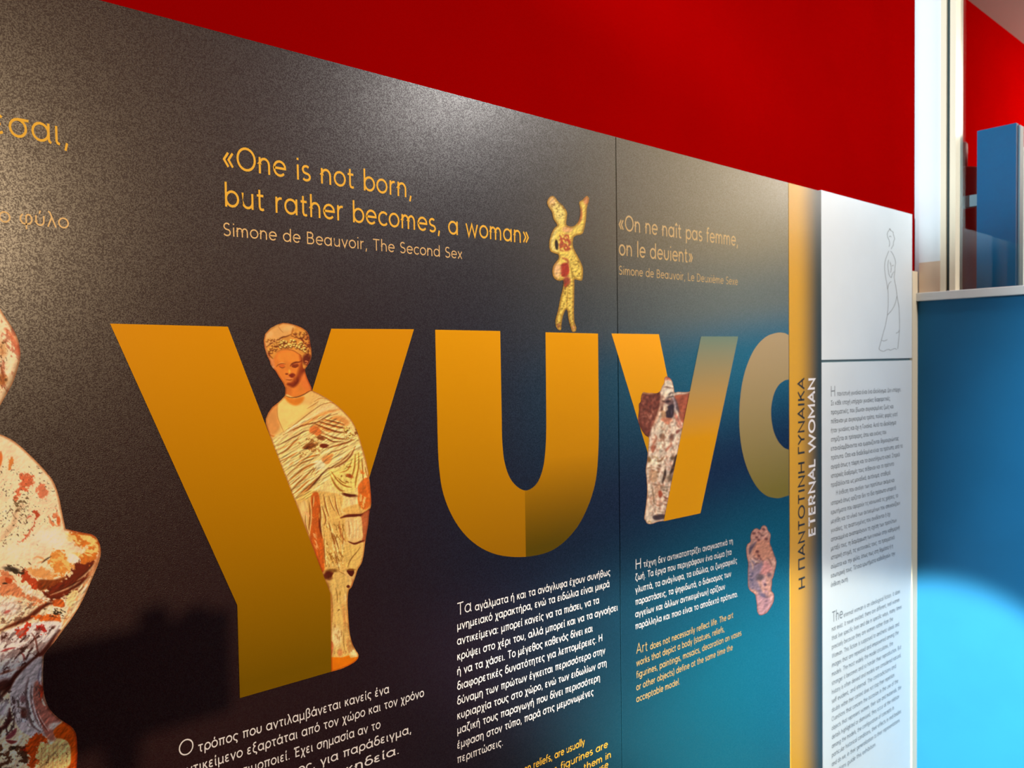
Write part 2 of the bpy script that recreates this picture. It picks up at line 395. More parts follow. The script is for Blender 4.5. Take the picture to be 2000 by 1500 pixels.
G['κ'] = (44, [[(7, 48), (7, 0)], [(36, 48), (7, 20)], [(17, 29), (39, 0)]])
G['λ'] = (46, [[(8, 72), (16, 66), (42, 0)], [(23, 44), (4, 0)]])
G['μ'] = (53, [[(7, 48), (7, -20)], [(7, 22)]+A(25, 21, 18, 17.5, 180, 360)+[(43, 48)], [(43, 20), (44, 4), (50, 1)]])
G['ξ'] = (42, [[(34, 70), (16, 68), (9, 58), (15, 47), (28, 44)], [(20, 44), (7, 33), (6, 15), (16, 4), (30, 1), (36, -6), (31, -16)]])
G['π'] = (56, [[(2, 46), (54, 46)], [(13, 46), (13, 0)], [(41, 46), (41, 0)]])
G['ρ'] = (54, [A(29, 25, 22, 22, 0, 360), [(7, 25), (7, -20)]])
G['σ'] = (56, [A(26, 24, 22, 21.5, 0, 360), [(24, 46), (56, 46)]])
G['ς'] = (44, [A(26, 26, 21, 21, 42, 225)+[(20, 6), (31, 2), (35, -7), (30, -16)]])
G['τ'] = (42, [[(2, 46), (40, 46)], [(20, 46), (20, 12), (24, 4), (32, 2)]])
G['φ'] = (62, [A(31, 25, 26, 22, 130, 410), [(14, 42), (6, 30)], [(31, 47), (31, -20)]])
G['φ'] = (62, [[(16, 47), (6, 34), (5, 20), (14, 6), (31, 2), (48, 6), (57, 20), (56, 34), (48, 45), (37, 46), (31, 38), (31, -20)]])
G['χ'] = (46, [[(3, 48), (12, 44), (34, -16), (43, -20)], [(42, 48), (4, -20)]])
G['ψ'] = (62, [[(6, 48), (6, 24)]+A(30, 23, 24, 19, 180, 360)+[(54, 48)], [(30, 66), (30, -20)]])
G['A'] = G['Α'] = (62, [[(3, 0), (31, 68), (59, 0)], [(12, 22), (50, 22)]])
G['B'] = (56, [[(8, 0), (8, 66), (28, 66)]+A(28, 51, 16, 15, 90, -90)+[(8, 36)], [(28, 36)]+A(30, 19.5, 19, 16.5, 90, -90)+[(8, 3)]])
G['D'] = (66, [[(8, 3), (8, 66), (26, 66)]+A(28, 34.5, 31, 31.5, 90, -90)+[(8, 3)]])
G['L'] = (46, [[(8, 70), (8, 3), (43, 3)]])
G['H'] = G['Η'] = (66, [[(8, 70), (8, 0)], [(58, 70), (58, 0)], [(8, 36), (58, 36)]])
G['S'] = (50, [A(26, 51, 17, 16, 35, 262)+A(25, 19, 19.5, 16.5, 80, -150)[1:]])
G['T'] = G['Τ'] = (54, [[(2, 67), (52, 67)], [(27, 67), (27, 0)]])
G['E'] = G['Ε'] = (48, [[(43, 67), (8, 67), (8, 3), (43, 3)], [(8, 36), (40, 36)]])
G['N'] = G['Ν'] = (66, [[(8, 0), (8, 68), (58, 2), (58, 70)]])
G['M'] = (78, [[(8, 0), (8, 68), (39, 20), (70, 68), (70, 0)]])
G['R'] = (56, [[(8, 0), (8, 67), (28, 67)]+A(28, 49, 18, 18, 90, -90)+[(8, 31)], [(28, 31), (48, 0)]])
G['O'] = G['Ο'] = (72, [A(36, 35, 31.5, 32.5, 0, 360, 24)])
G['Γ'] = (44, [[(8, 0), (8, 67), (42, 67)]])
G['Π'] = (66, [[(8, 0), (8, 67), (58, 67), (58, 0)]])
G['Υ'] = (56, [[(3, 70), (28, 34), (53, 70)], [(28, 34), (28, 0)]])
G['Ι'] = (20, [[(10, 70), (10, 0)]])
G['Κ'] = (56, [[(8, 70), (8, 0)], [(50, 70), (8, 30)], [(22, 42), (53, 0)]])
G['Δ'] = (62, [[(4, 3), (31, 68), (58, 3), (4, 3)]])
G['Σ'] = (52, [[(47, 67), (7, 67), (30, 36), (7, 3), (48, 3)]])
G['.'] = (20, [[(9, 0), (9, 7)]])
G[','] = (20, [[(11, 8), (6, -12)]])
G[':'] = (20, [[(9, 0), (9, 7)], [(9, 38), (9, 45)]])
G['('] = (24, [[(20, 74), (10, 56), (8, 28), (10, 4), (20, -14)]])
G[')'] = (24, [[(4, 74), (14, 56), (16, 28), (14, 4), (4, -14)]])
G['«'] = (44, [[(22, 46), (7, 25), (22, 4)], [(38, 46), (23, 25), (38, 4)]])
G['»'] = (44, [[(6, 46), (21, 25), (6, 4)], [(22, 46), (37, 25), (22, 4)]])
G[' '] = (25, [])
for a_, b_2, dx in (('ά', 'α', 25), ('έ', 'ε', 20), ('ή', 'η', 24), ('ί', 'ι', 7), ('ό', 'ο', 25), ('ύ', 'υ', 24), ('ώ', 'ω', 35)):
    G[a_] = (G[b_2][0], G[b_2][1]+[[(dx-1, 56), (dx+4, 71)]])
G['è'] = (G['e'][0], G['e'][1]+[[(20, 71), (28, 57)]])
G['Έ'] = (56, [[(2, 58), (6, 72)]]+sh(G['Ε'][1], 8))
def tape(poly, hw):
    P = np.array(poly, float); n = len(P); closed = np.linalg.norm(P[0]-P[-1]) < 1e-6
    d = P[1:]-P[:-1]; L = np.linalg.norm(d, axis=1, keepdims=True); d = d/np.maximum(L, 1e-9)
    if closed: din = np.vstack([d[-1:], d]); dout = np.vstack([d, d[:1]])
    else: din = np.vstack([d[:1], d]); dout = np.vstack([d, d[-1:]])
    nin = np.stack([-din[:, 1], din[:, 0]], 1); nout = np.stack([-dout[:, 1], dout[:, 0]], 1)
    m = nin+nout; ml = np.linalg.norm(m, axis=1, keepdims=True); m = m/np.maximum(ml, 1e-6)
    k = 1/np.maximum((m*nin).sum(1, keepdims=True), .42)
    return P+m*k*hw, P-m*k*hw
def layout(s):
    x = 0; out = []
    for ch in s:
        adv, pls = G[ch]
        for p in pls: out.append([(a+x, b) for a, b in p])
        x += adv+7
    return out, x-7
def text(s, p0, p1, scale, mat, parent, hw=4.0, label=None, Y=None, name='text_line', anchor=None, slant=None):
    # p0, p1: ends of the baseline on the board; scale: metres per lettering unit
    Y = Y or Y1
    a = W(*p0, Y); b = W(*p1, Y)
    pls, wd = layout(s)
    dx = (b-a); u = dx/wd; v = np.array((0, 0, scale))
    vs = []; fs = []; nb = 0
    for p in pls:
        l, r = tape(p, hw); base = len(vs); lay = np.array((0, -.00005*(nb % 3), 0)); nb += 1
        for q in range(len(l)):
            vs.append(a+u*l[q][0]+v*l[q][1]+lay); vs.append(a+u*r[q][0]+v*r[q][1]+lay)
        for q in range(len(l)-1): fs.append((base+2*q, base+2*q+1, base+2*q+3, base+2*q+2))
    return mesh(name, vs, fs, mat, parent, label)
def mm(px, x):      # metres of wall height for a vertical pixel length at picture column x
    return abs(z_at(x, 700)-z_at(x, 701))*px
S1 = mm(46, 484)/72; S3 = S1*.565

text('«One is not born,', (434, 326.5), (806, 387.5), S1, TXT_GOLD, P1, 3.8, 'first line of the gold English quotation')
text('but rather becomes, a woman»', (438, 403), (1034, 476.5), S1, TXT_GOLD, P1, 3.8, 'second line of the gold English quotation')
text('Simone de Beauvoir, The Second Sex', (435, 460), (903, 506), S3, TXT_PALE, P1, 3.6, 'source line under the gold English quotation')
def ext(s_full, s_vis, p0, p1):
    # baseline start of a longer line of which only s_vis shows between p0 and p1
    wf = layout(s_full)[1]; wv = layout(s_vis)[1]
    a = W(*p0, Y1); b = W(*p1, Y1); return b-(b-a)*wf/wv, b
def text_w(s, a, b, scale, mat, parent, hw, label):
    pls, wd = layout(s); u = (b-a)/wd; v = np.array((0, 0, scale)); vs = []; fs = []; nb = 0
    for p in pls:
        l, r = tape(p, hw); base = len(vs); lay = np.array((0, -.00005*(nb % 3), 0)); nb += 1
        for q in range(len(l)): vs.append(a+u*l[q][0]+v*l[q][1]+lay); vs.append(a+u*r[q][0]+v*r[q][1]+lay)
        for q in range(len(l)-1): fs.append((base+2*q, base+2*q+1, base+2*q+3, base+2*q+2))
    return mesh('text_line', vs, fs, mat, parent, label)
a, b = ext('γυναίκα δεν γεννιέσαι,', 'σαι,', (17, 265), (137, 287)); text_w('γυναίκα δεν γεννιέσαι,', a, b, S1, TXT_GOLD, P1, 3.4, 'gold Greek line cut by the left edge')
a, b = ext('Το δεύτερο φύλο', 'φύλο', (38, 437.5), (135, 447)); text_w('Το δεύτερο φύλο', a, b, S3, TXT_PALE, P1, 3.6, 'small gold Greek source line')
text('«On ne naît pas femme,', (1208, 449), (1442, 481), S1, TXT_TAN, P2, 3.9, 'first line of the tan French quotation')
text('on le deVient»', (1209, 498.5), (1353.5, 514), S1, TXT_TAN, P2, 3.9, 'second line of the tan French quotation')
text('Simone de Beauvoir, Le Deuxième Sexe', (1208.5, 536), (1441, 557), S3, TXT_TAN, P2, 3.8, 'source line under the tan French quotation')

SB = mm(11.6, 900)/50; SI = mm(24.6, 905)/70
LW = 'white Greek text line'; LG = 'gold English text line'
def para(rows, parent, mat, x0, initial, hw, label, start=1):
    for i, (s, y0, p1) in enumerate(rows):
        xl = x0
        if i == 0 and initial:
            wI = initial[1]
            oi = text(initial[0], (x0, y0), wI, SI, mat, parent, 2.9, 'large initial word')
            if initial[0] == 'Η': oi['kind'] = 'stuff'
            xl = initial[2][0]; y0 = initial[2][1]
        text(s, (xl, y0), p1, SB, mat, parent, hw, label)
HB = 4.6
para([('τρόπος που αντιλαμβάνεται κανείς ένα', 1479.5, (760, 1353)),
      ('αντικείμενο εξαρτάται από τον χώρο και τον χρόνο', 1519, (828, 1360)),
      ('που το χρησιμοποιεί. Έχει σημασία αν το', 1557, (743, 1422)),
      ('συναντά ή κάποιος, για παράδειγμα,', 1597, (804, 1431)),
      ('σε γάμο ή σε μια κηδεία.', 1637, (781, 1471))], P1, TXT_WHITE, 349, ('Ο', (379, 1470), (387, 1469.5)), HB, LW)
para([('αγάλματα ή και τα ανάγλυφα έχουν συνήθως', 1202.5, (1192, 1123)),
      ('μνημειακό χαρακτήρα, ενώ τα ειδώλια είναι μικρά', 1230.5, (1190.5, 1146)),
      ('αντικείμενα: μπορεί κανείς να τα πιάσει, να τα', 1260, (1170, 1178)),
      ('κρύψει στο χέρι του, αλλά μπορεί και να τα αγνοήσει', 1290, (1206.5, 1192)),
      ('ή να τα χάσει. Το μέγεθος καθενός δίνει και', 1319, (1157.5, 1233)),
      ('διαφορετικές δυνατότητες για λεπτομέρειες. Η', 1348, (1176.5, 1251.5)),
      ('δύναμη των πρώτων έγκειται περισσότερο στην', 1377, (1182, 1276)),
      ('κυριαρχία τους στο χώρο, ενώ των ειδωλίων στη', 1405.5, (1185, 1300)),
      ('μαζική τους παραγωγή που δίνει περισσότερη', 1434, (1172, 1329)),
      ('έμφαση στον τύπο, παρά στις μεμονωμένες', 1463, (1159, 1357)),
      ('περιπτώσεις.', 1491, (983, 1455.5))], P1, TXT_WHITE, 893, ('Τα', (921, 1193.5), (928, 1193)), HB, LW)
para([('or even reliefs, are usually', 1571, (1142, 1454.5)),
      ('monumental, whereas figurines are', 1602, (1187, 1459)),
      ('small: one can take or hide them in', 1630, (1193.5, 1479)),
      ('the hand but can also lose or misuse', 1658, (1188, 1498.5))], P1, TXT_GOLD, 895, ('Statues,', (985, 1528), (992, 1525)), HB, LG)
para([('τέχνη δεν αντικατοπτρίζει αναγκαστικά τη', 1112.5, (1431.5, 1061.5)),
      ('ζωή. Τα έργα που περιγράφουν ένα σώμα (τα', 1134, (1428.5, 1083)),
      ('γλυπτά, τα ανάγλυφα, τα ειδώλια, οι ζωγραφικές', 1158.5, (1439.5, 1099.5)),
      ('παραστάσεις, τα ψηφιδωτά, ο διάκοσμος των', 1182, (1428, 1125.5)),
      ('αγγείων και άλλων αντικειμένων) ορίζουν', 1206, (1416, 1150.5)),
      ('παράλληλα και ποιο είναι το αποδεκτό πρότυπο.', 1229.5, (1441, 1165))], P2, TXT_WHITE, 1241, ('Η', (1252.5, 1109.5), (1257, 1108)), 3.9, LW)
para([('does not necessarily reflect life. The art', 1277, (1432, 1206.5)),
      ('works that depict a body (statues, reliefs,', 1301.5, (1415, 1233.5)),
      ('figurines, paintings, mosaics, decoration on vases', 1325, (1448, 1241)),
      ('or other objects) define at the same time the', 1349, (1431, 1269)),
      ('acceptable model.', 1372, (1328, 1336))], P2, TXT_TAN, 1243, ('Art', (1265, 1271), (1270, 1269)), HB, LG)
# sideways title
def side_text(s, xl, xr, ytop, ybot, mat, hw, label, parent):
    pls, wd = layout(s); Y = FRONT-.0008
    xa = W(xr, 900, Y)[0]; xb = W(xl, 900, Y)[0]
    xm = (xl+xr)/2; zt = W(xm, ytop, Y)[2]; zb_ = W(xm, ybot, Y)[2]
    vs = []; fs = []
    kx = (zt-zb_)/wd; ky = (xa-xb)/70.0
    for p in pls:
        l, r = tape(p, hw); base = len(vs)
        for q in range(len(l)):
            for e in (l[q], r[q]): vs.append((xa-(70-e[1])*ky, Y, zb_+e[0]*kx))
        for q in range(len(l)-1): fs.append((base+2*q, base+2*q+1, base+2*q+3, base+2*q+2))
    # letters read upwards: their tops point left
    vs = [(xa-(v[0]-xb), v[1], v[2]) for v in vs]
    return mesh('text_line', vs, fs, mat, parent, label)
side_text('Η ΠΑΝΤΟΤΙΝΗ ΓΥΝΑΙΚΑ', 1559, 1571.5, 738, 1151, TXT_DARK, 5.5, 'dark sideways Greek title', P3)
side_text('ETERNAL WOMAN', 1579.5, 1591.8, 738, 1047, TXT_WHITE, 6.5, 'white sideways English title', P3)
# white board text
WG = ['παντοτινή γυναίκα είναι ένα ιδεολόγημα. Δεν υπάρχει.', 'Σε κάθε εποχή υπήρχαν γυναίκες διαφορετικές,', 'πραγματικές, που βίωναν συγκεκριμένες ζωές και', 'πέθαιναν με συγκεκριμένο τρόπο, πολλές φορές γιατί',
      'ήταν γυναίκες και όχι η Γυναίκα. Αυτό το ιδεολόγημα', 'στηρίζεται σε πρόσφορες, όπου και εικόνες που', 'επαναλαμβάνονται και εμφανίζονται δημιουργώντας', 'πρότυπα. Όσο και διαδεδομένα είναι τα πρότυπα, από το',
      'αγορά όπως η τάφρη και το ανεκπλήρωτο κακό. Στερεά', 'ιστορικές διαδρομές τους πέθαιναν και το πρότυπο', 'προβάλλονται ως μοναδικά, αυτόνομα, σταθερά.', 'Η έκθεση που ανοίγει των προτύπων ακόμα και',
      'ιστορικά όπως ορίζεται δεν το ίδιο πρόσωπο υπαρκτό', 'ερωτήματα που αφορούν τις κοινωνικά τις χρήσεις, το', 'μεγέθη και το υλικό των αντικειμένων που απεικονίζουν', 'γυναίκες, τις αναπτυγμένες που συνδέονται ή όχι',
      'αποκομμένα αναπαράγουν τη σχέση των προτύπων', 'μεταξύ τους, τη διαμόρφωση των εννοιών στην καθημερινή', 'ιστορική στιγμή, τις γειτονιακές τους, τα πραγματικά', 'σώματα και την φύλα, όπως πως στη δημόσια ή η',
      'εσωτερική τους. Τέτοια ερωτήματα καθοδηγούν την', 'έκθεση αυτή.']
WG = [s.replace('Ό', 'Ο').replace('ρ', 'ρ') for s in WG]
WR = [1760, 1739, 1745, 1753, 1750, 1731, 1755, 1763, 1757, 1746, 1740, 1747, 1750, 1754, 1758, 1739, 1751, 1757, 1747, 1744, 1748, 1657]
SW = mm(6.6, 1630)/50
def wl(y0, x0, x1, vy=686.0): return y0+(vy-y0)*(x1-x0)/(2754.0-x0)*.92
for i, (s, xr) in enumerate(zip(WG, WR)):
    y0 = 774+i*17.75; x0 = 1623 if i else 1635
    if i == 11: x0 = 1633
    text(s, (x0, wl(y0, 1623, x0)), (xr, wl(y0, 1623, xr)), SW, TXT_GREY, P5, 4.4, 'grey Greek text line')
hi_ = text('Η', (1622.5, 774.5), (1631.5, 773.5), mm(20, 1627)/70, TXT_GREY, P5, 3, 'large grey initial'); hi_['kind'] = 'stuff'
WE = ['eternal woman is an ideological fiction. It does', 'not exist. It never existed, there are different, real women', 'that live specific lives and die in specific ways, many times', 'precisely because they are women rather than the',
      'Woman. This fiction is supposed to aesthetic ideals and', 'images that are repeated and empowered among the', 'models. The most widely the model circulates, the', 'stronger it becomes and so harder their reproduction. But', 'history is often denied and models are considered natural,',
      'self evident, and eternal. The contradictions and', 'doubts within their context does not stop their repetition.', 'Questions that concern the occasion in the use of the', 'objects that represent women, their size and materials, the', 'details highlighted or dismissed, they occur at the relation',
      'among the models, the configuration of concepts in', 'particular historical conditions, their effects in real bodies', 'and do we, in their generalization to their representations', 'questions guide this exhibition.']
WE = [s.replace('Q', 'O').replace('I', 'Ι') for s in WE]
ER = [1758, 1757, 1761, 1744, 1756, 1755, 1744, 1760, 1760, 1750, 1748, 1754, 1760, 1756, 1746, 1760, 1757, 1711]
for i, (s, xr) in enumerate(zip(WE, ER)):
    y0 = 1216+i*17.6; x0 = 1624.5 if i else 1648
    text(s, (x0, wl(y0, 1624, x0)), (xr, wl(y0, 1624, xr)), SW, TXT_GREY, P5, 3.4, 'grey English text line')
text('The', (1625, 1216), (1646, 1206.5), mm(21, 1630)/70, TXT_GREY, P5, 3, 'large grey initial word')

# line drawing of a robed woman on the upper white board
def zz(pts): return [(1690+a/5.17, 430+b/5.17) for a, b in pts]
def draw(lines, parent, mat, width, label):
    vs = []; fs = []
    for pts in lines:
        p = cr(zz(pts), 5, False)
        l, r = tape(p, width/2); base = len(vs)
        for q in range(len(l)): vs.append(W(l[q][0], l[q][1], Y1)); vs.append(W(r[q][0], r[q][1], Y1))
        for q in range(len(l)-1): fs.append((base+2*q, base+2*q+1, base+2*q+3, base+2*q+2))
    return mesh('line_drawing', vs, fs, mat, parent, label)
draw([[(222, 150), (225, 125), (236, 108), (248, 92), (262, 108), (280, 120), (284, 145), (292, 170), (296, 190), (290, 208), (284, 225), (284, 250), (272, 270), (262, 292)],
      [(222, 150), (228, 175), (240, 200), (246, 235), (240, 270)], [(240, 170), (252, 160), (262, 172)], [(240, 92), (246, 86), (254, 92), (250, 104)],
      [(238, 310), (222, 350), (204, 400), (196, 450), (198, 520), (208, 590), (218, 640), (224, 690), (230, 720), (232, 800), (230, 880), (222, 960)],
      [(256, 312), (280, 345), (298, 390), (306, 430), (300, 470), (298, 520), (292, 570), (300, 630), (312, 690), (320, 760), (330, 820), (340, 880), (344, 960), (346, 1050), (344, 1130), (336, 1220), (328, 1300)],
      [(228, 695), (232, 660), (244, 635), (262, 618)], [(236, 400), (228, 450), (232, 500), (240, 550), (262, 580), (272, 545), (292, 520)], [(268, 458), (278, 462), (284, 452)], [(250, 420), (262, 480), (256, 530)],
      [(318, 770), (308, 820), (290, 870), (262, 915), (236, 945), (222, 965), (206, 1050), (184, 1130), (162, 1212)],
      [(162, 1212), (190, 1220), (222, 1206)], [(162, 1212), (152, 1250), (140, 1300), (160, 1318), (188, 1324), (210, 1312), (238, 1305), (252, 1314), (280, 1302), (300, 1296), (318, 1306)],
      [(344, 1112), (330, 1132), (310, 1142)]], P4, LINE, .85, 'grey outline of a standing robed woman')

# ------------------------------------------------------------------ printed photographs of statuettes, painted point by point
RNG = np.random.RandomState(7)
def smooth2(a):
    return a*a*(3-2*a)
def vnoise(x, y, seed):
    xi = np.floor(x).astype(np.int64); yi = np.floor(y).astype(np.int64); fx = smooth2(x-xi); fy = smooth2(y-yi)
    def h(i, j):
        n = (i*374761393 + j*668265263 + seed*982451653) & 0x7fffffff
        n = ((n ^ (n >> 13))*1274126177) & 0x7fffffff
        return ((n ^ (n >> 16)) & 0xffff)/65535.0
    return (h(xi, yi)*(1-fx)+h(xi+1, yi)*fx)*(1-fy)+(h(xi, yi+1)*(1-fx)+h(xi+1, yi+1)*fx)*fy
def fbm(x, y, seed, o=4):
    s = 0; a = .5; t = 0
    for k in range(o): s = s+a*vnoise(x, y, seed+k); t += a; a *= .55; x = x*2.03+3.1; y = y*2.03+1.7
    return s/t
SATN = 1.04; CONTR = 1.28
class Paint:
    def __init__(s, x0, y0, x1, y1, step):
        s.x0, s.y0, s.st = x0, y0, step
        s.nx = int((x1-x0)/step)+1; s.ny = int((y1-y0)/step)+1
        s.X, s.Y = np.meshgrid(x0+np.arange(s.nx)*step, y0+np.arange(s.ny)*step)
        s.c = np.zeros((s.ny, s.nx, 3)); s.T = (0, 0, 1)
    def tr(s, ox, oy, k): s.T = (ox, oy, k)
    def P(s, pts): ox, oy, k = s.T; return np.array([(ox+a/k, oy+b/k) for a, b in pts], float)
    def win(s, xa, ya, xb, yb):
        i0 = max(0, int((xa-s.x0)/s.st)); i1 = min(s.nx, int((xb-s.x0)/s.st)+2); j0 = max(0, int((ya-s.y0)/s.st)); j1 = min(s.ny, int((yb-s.y0)/s.st)+2)
        return slice(j0, max(j0, j1)), slice(i0, max(i0, i1))
    def blend(s, w, a, col):
        a = np.clip(a, 0, 1)[..., None]; s.c[w] = s.c[w]*(1-a)+np.array(col, float)*a
    def fill(s, col): s.c[:] = col
    def stroke(s, pts, wd, col, al=1., soft=None, curve=True, taper=True):
        k = s.T[2]; P = s.P(pts)
        if curve and len(P) > 2: P = cr(P, 4, False)
        wd = wd/k; soft = max((soft/k) if soft else wd*.6, s.st*1.1)
        m = wd+soft
        w = s.win(P[:, 0].min()-m, P[:, 1].min()-m, P[:, 0].max()+m, P[:, 1].max()+m)
        X = s.X[w]; Y = s.Y[w]
        if X.size == 0: return
        best = np.full(X.shape, -1e9)
        n = len(P)-1
        for i in range(n):
            a, b = P[i], P[i+1]; d = b-a; L = max(d.dot(d), 1e-9)
            t = np.clip(((X-a[0])*d[0]+(Y-a[1])*d[1])/L, 0, 1)
            q = np.hypot(X-a[0]-t*d[0], Y-a[1]-t*d[1])
            u = (i+t)/n
            hw = wd/2*(np.sin(np.pi*np.clip(u, .06, .94))**.6 if taper else 1)
            best = np.maximum(best, hw-q)
        s.blend(w, al*np.clip(best/soft+.5, 0, 1), col)
    def fold(s, pts, wd, dark, light, al=.9, side=1):
        P = np.array(pts, float); d = np.gradient(P, axis=0) if len(P) > 1 else P
        nrm = np.stack([d[:, 1], -d[:, 0]], 1); nrm /= np.maximum(np.linalg.norm(nrm, axis=1, keepdims=True), 1e-6)
        s.stroke([tuple(q) for q in P+nrm*wd*1.2*side], wd*1.7, light, al*.85, wd)
        s.stroke(pts, wd*1.35, dark, al, wd)
    def blob(s, cx, cy, rx, ry, col, al=1., soft=.5, rot=0):
        ox, oy, k = s.T; cx = ox+cx/k; cy = oy+cy/k; rx /= k; ry /= k; m = max(rx, ry)*1.5
        w = s.win(cx-m, cy-m, cx+m, cy+m); X = s.X[w]-cx; Y = s.Y[w]-cy; r = math.radians(rot)
        u = (X*math.cos(r)+Y*math.sin(r))/rx; v = (-X*math.sin(r)+Y*math.cos(r))/ry
        s.blend(w, al*np.clip((1-np.hypot(u, v))/soft+.5, 0, 1), col)
    def inside(s, P, X, Y):
        c = np.zeros(X.shape, bool); n = len(P)
        for i in range(n):
            x1, y1 = P[i]; x2, y2 = P[(i+1) % n]
            if y1 == y2: continue
            c ^= ((y1 > Y) != (y2 > Y)) & (X < (x2-x1)*(Y-y1)/(y2-y1)+x1)
        return c
    def dist(s, P, X, Y):
        best = np.full(X.shape, 1e9); n = len(P)
        for i in range(n):
            a, b = P[i], P[(i+1) % n]; d = b-a; L = max(d.dot(d), 1e-9)
            t = np.clip(((X-a[0])*d[0]+(Y-a[1])*d[1])/L, 0, 1)
            best = np.minimum(best, np.hypot(X-a[0]-t*d[0], Y-a[1]-t*d[1]))
        return best
    def poly(s, pts, col, al=1., soft=2., curve=True, rough=0):
        k = s.T[2]; P = s.P(pts); P = cr(P, 4) if curve else P; soft = max(soft/k, s.st)
        w = s.win(P[:, 0].min()-soft, P[:, 1].min()-soft, P[:, 0].max()+soft, P[:, 1].max()+soft); X = s.X[w]; Y = s.Y[w]
        if rough: X, Y = X+(fbm(X/5, Y/5, 11)-.5)*rough*3.2, Y+(fbm(X/5, Y/5, 15)-.5)*rough*3.2
        ins = s.inside(P, X, Y); d = s.dist(P, X, Y)*np.where(ins, 1, -1)
        s.blend(w, al*np.clip(d/soft+.5, 0, 1), col)
    def specks(s, pts, col, thr, scale, al=.8, ang=0, stretch=1., seed=1, edge=.06):
        # irregular patches of worn paint: noise above a threshold inside a polygon
        P = s.P(pts); w = s.win(P[:, 0].min(), P[:, 1].min(), P[:, 0].max(), P[:, 1].max()); X = s.X[w]; Y = s.Y[w]
        r = math.radians(ang); u = (X*math.cos(r)+Y*math.sin(r))/stretch/scale; v = (-X*math.sin(r)+Y*math.cos(r))/scale
        n = fbm(u, v, seed*13+5)
        ins = s.inside(P, X, Y); d = np.where(ins, np.clip(s.dist(P, X, Y)/4, 0, 1), 0)
        s.blend(w, al*d*np.clip((n-thr)/edge, 0, 1), col)
    def grain(s, amt, scale, seed=3, ang=0, stretch=1.):
        r = math.radians(ang); u = (s.X*math.cos(r)+s.Y*math.sin(r))/stretch/scale; v = (-s.X*math.sin(r)+s.Y*math.cos(r))/scale
        n = fbm(u, v, seed, 3)-.5; s.c *= (1+amt*2*n)[..., None]
    def relief(s, amt, scale, seed=3, ang=0, stretch=1., pts=None, light=(-.6, -.8)):
        r = math.radians(ang); u = (s.X*math.cos(r)+s.Y*math.sin(r))/stretch/scale; v = (-s.X*math.sin(r)+s.Y*math.cos(r))/scale
        h = fbm(u, v, seed, 4)
        gy, gx = np.gradient(h); g_ = (gx*light[0]+gy*light[1])*scale/s.st
        k = np.clip(1-amt*g_, .45, 1.5)
        if pts is not None:
            P = s.P(pts); ins = s.inside(P, s.X, s.Y); d = np.where(ins, np.clip(s.dist(P, s.X, s.Y)/5, 0, 1), 0); k = 1+(k-1)*d
        s.c *= k[..., None]
    def blur(s, n=1):
        for _ in range(n):
            q = np.pad(s.c, ((1, 1), (1, 1), (0, 0)), 'edge')
            s.c = (q[1:-1, 1:-1]*4+2*(q[:-2, 1:-1]+q[2:, 1:-1]+q[1:-1, :-2]+q[1:-1, 2:])+q[:-2, :-2]+q[2:, 2:]+q[:-2, 2:]+q[2:, :-2])/16
    def rim(s, P, wd, fac, power=1.):
        d = s.dist(P, s.X, s.Y); k = np.clip(1-d/wd, 0, 1)**power; s.c *= (1-(1-np.array(fac))*k[..., None])
    def build(s, name, P, Y, E, parent, label, mat):
        # keep the faces inside the outline, pull the rim points onto it
        ins = s.inside(P, s.X, s.Y)
        f = ins[:-1, :-1] | ins[1:, :-1] | ins[:-1, 1:] | ins[1:, 1:]
        use = np.zeros(ins.shape, bool)
        use[:-1, :-1] |= f; use[1:, :-1] |= f; use[:-1, 1:] |= f; use[1:, 1:] |= f
        X = s.X.copy(); Yp = s.Y.copy(); o = use & ~ins
        ox, oy = X[o], Yp[o]; bd = np.full(ox.shape, 1e9); bx = ox.copy(); by = oy.copy(); n = len(P)
        for i in range(n):
            a, b = P[i], P[(i+1) % n]; d = b-a; L = max(d.dot(d), 1e-9)
            t = np.clip(((ox-a[0])*d[0]+(oy-a[1])*d[1])/L, 0, 1); px = a[0]+t*d[0]; pyy = a[1]+t*d[1]; q = np.hypot(ox-px, oy-pyy)
            m = q < bd; bd[m] = q[m]; bx[m] = px[m]; by[m] = pyy[m]
        X[o] = bx; Yp[o] = by
        idx = -np.ones(ins.shape, np.int64); idx[use] = np.arange(use.sum())
        xs = X[use]; ys = Yp[use]
        R = np.stack([(xs-1000)/F, (ys-750)/F, np.ones_like(xs)], 1)
        Dw = np.stack([R@ex, R@ey, R@ez], 1); t = (Y-EYE[1])/Dw[:, 1]
        V = EYE+Dw*t[:, None]-off(parent)
        a = idx[:-1, :-1][f]; b = idx[:-1, 1:][f]; c_ = idx[1:, 1:][f]; d_ = idx[1:, :-1][f]
        Q = np.stack([a, d_, c_, b], 1).astype(np.int32)
        me = bpy.data.meshes.new(name); me.vertices.add(len(V)); me.vertices.foreach_set('co', V.astype(np.float32).ravel())
        me.loops.add(Q.size); me.loops.foreach_set('vertex_index', Q.ravel())
        me.polygons.add(len(Q)); me.polygons.foreach_set('loop_start', np.arange(0, Q.size, 4, dtype=np.int32))
        me.update(calc_edges=True)
        col = np.clip(s.c[use], 0, 255)/255; g_ = col.mean(1, keepdims=True); col = np.clip(g_+(col-g_)*SATN, 0, 1)**CONTR; lc = np.where(col <= .04045, col/12.92, ((col+.055)/1.055)**2.4)/np.array(E)
        lc = np.clip(lc, 0, .95)
        ca = me.color_attributes.new('print', 'FLOAT_COLOR', 'POINT')
        ca.data.foreach_set('color', np.hstack([lc, np.ones((len(lc), 1))]).astype(np.float32).ravel())
        me.materials.append(mat)
        ob = link(bpy.data.objects.new(name, me), parent)
        if label: ob['label'] = label
        return ob
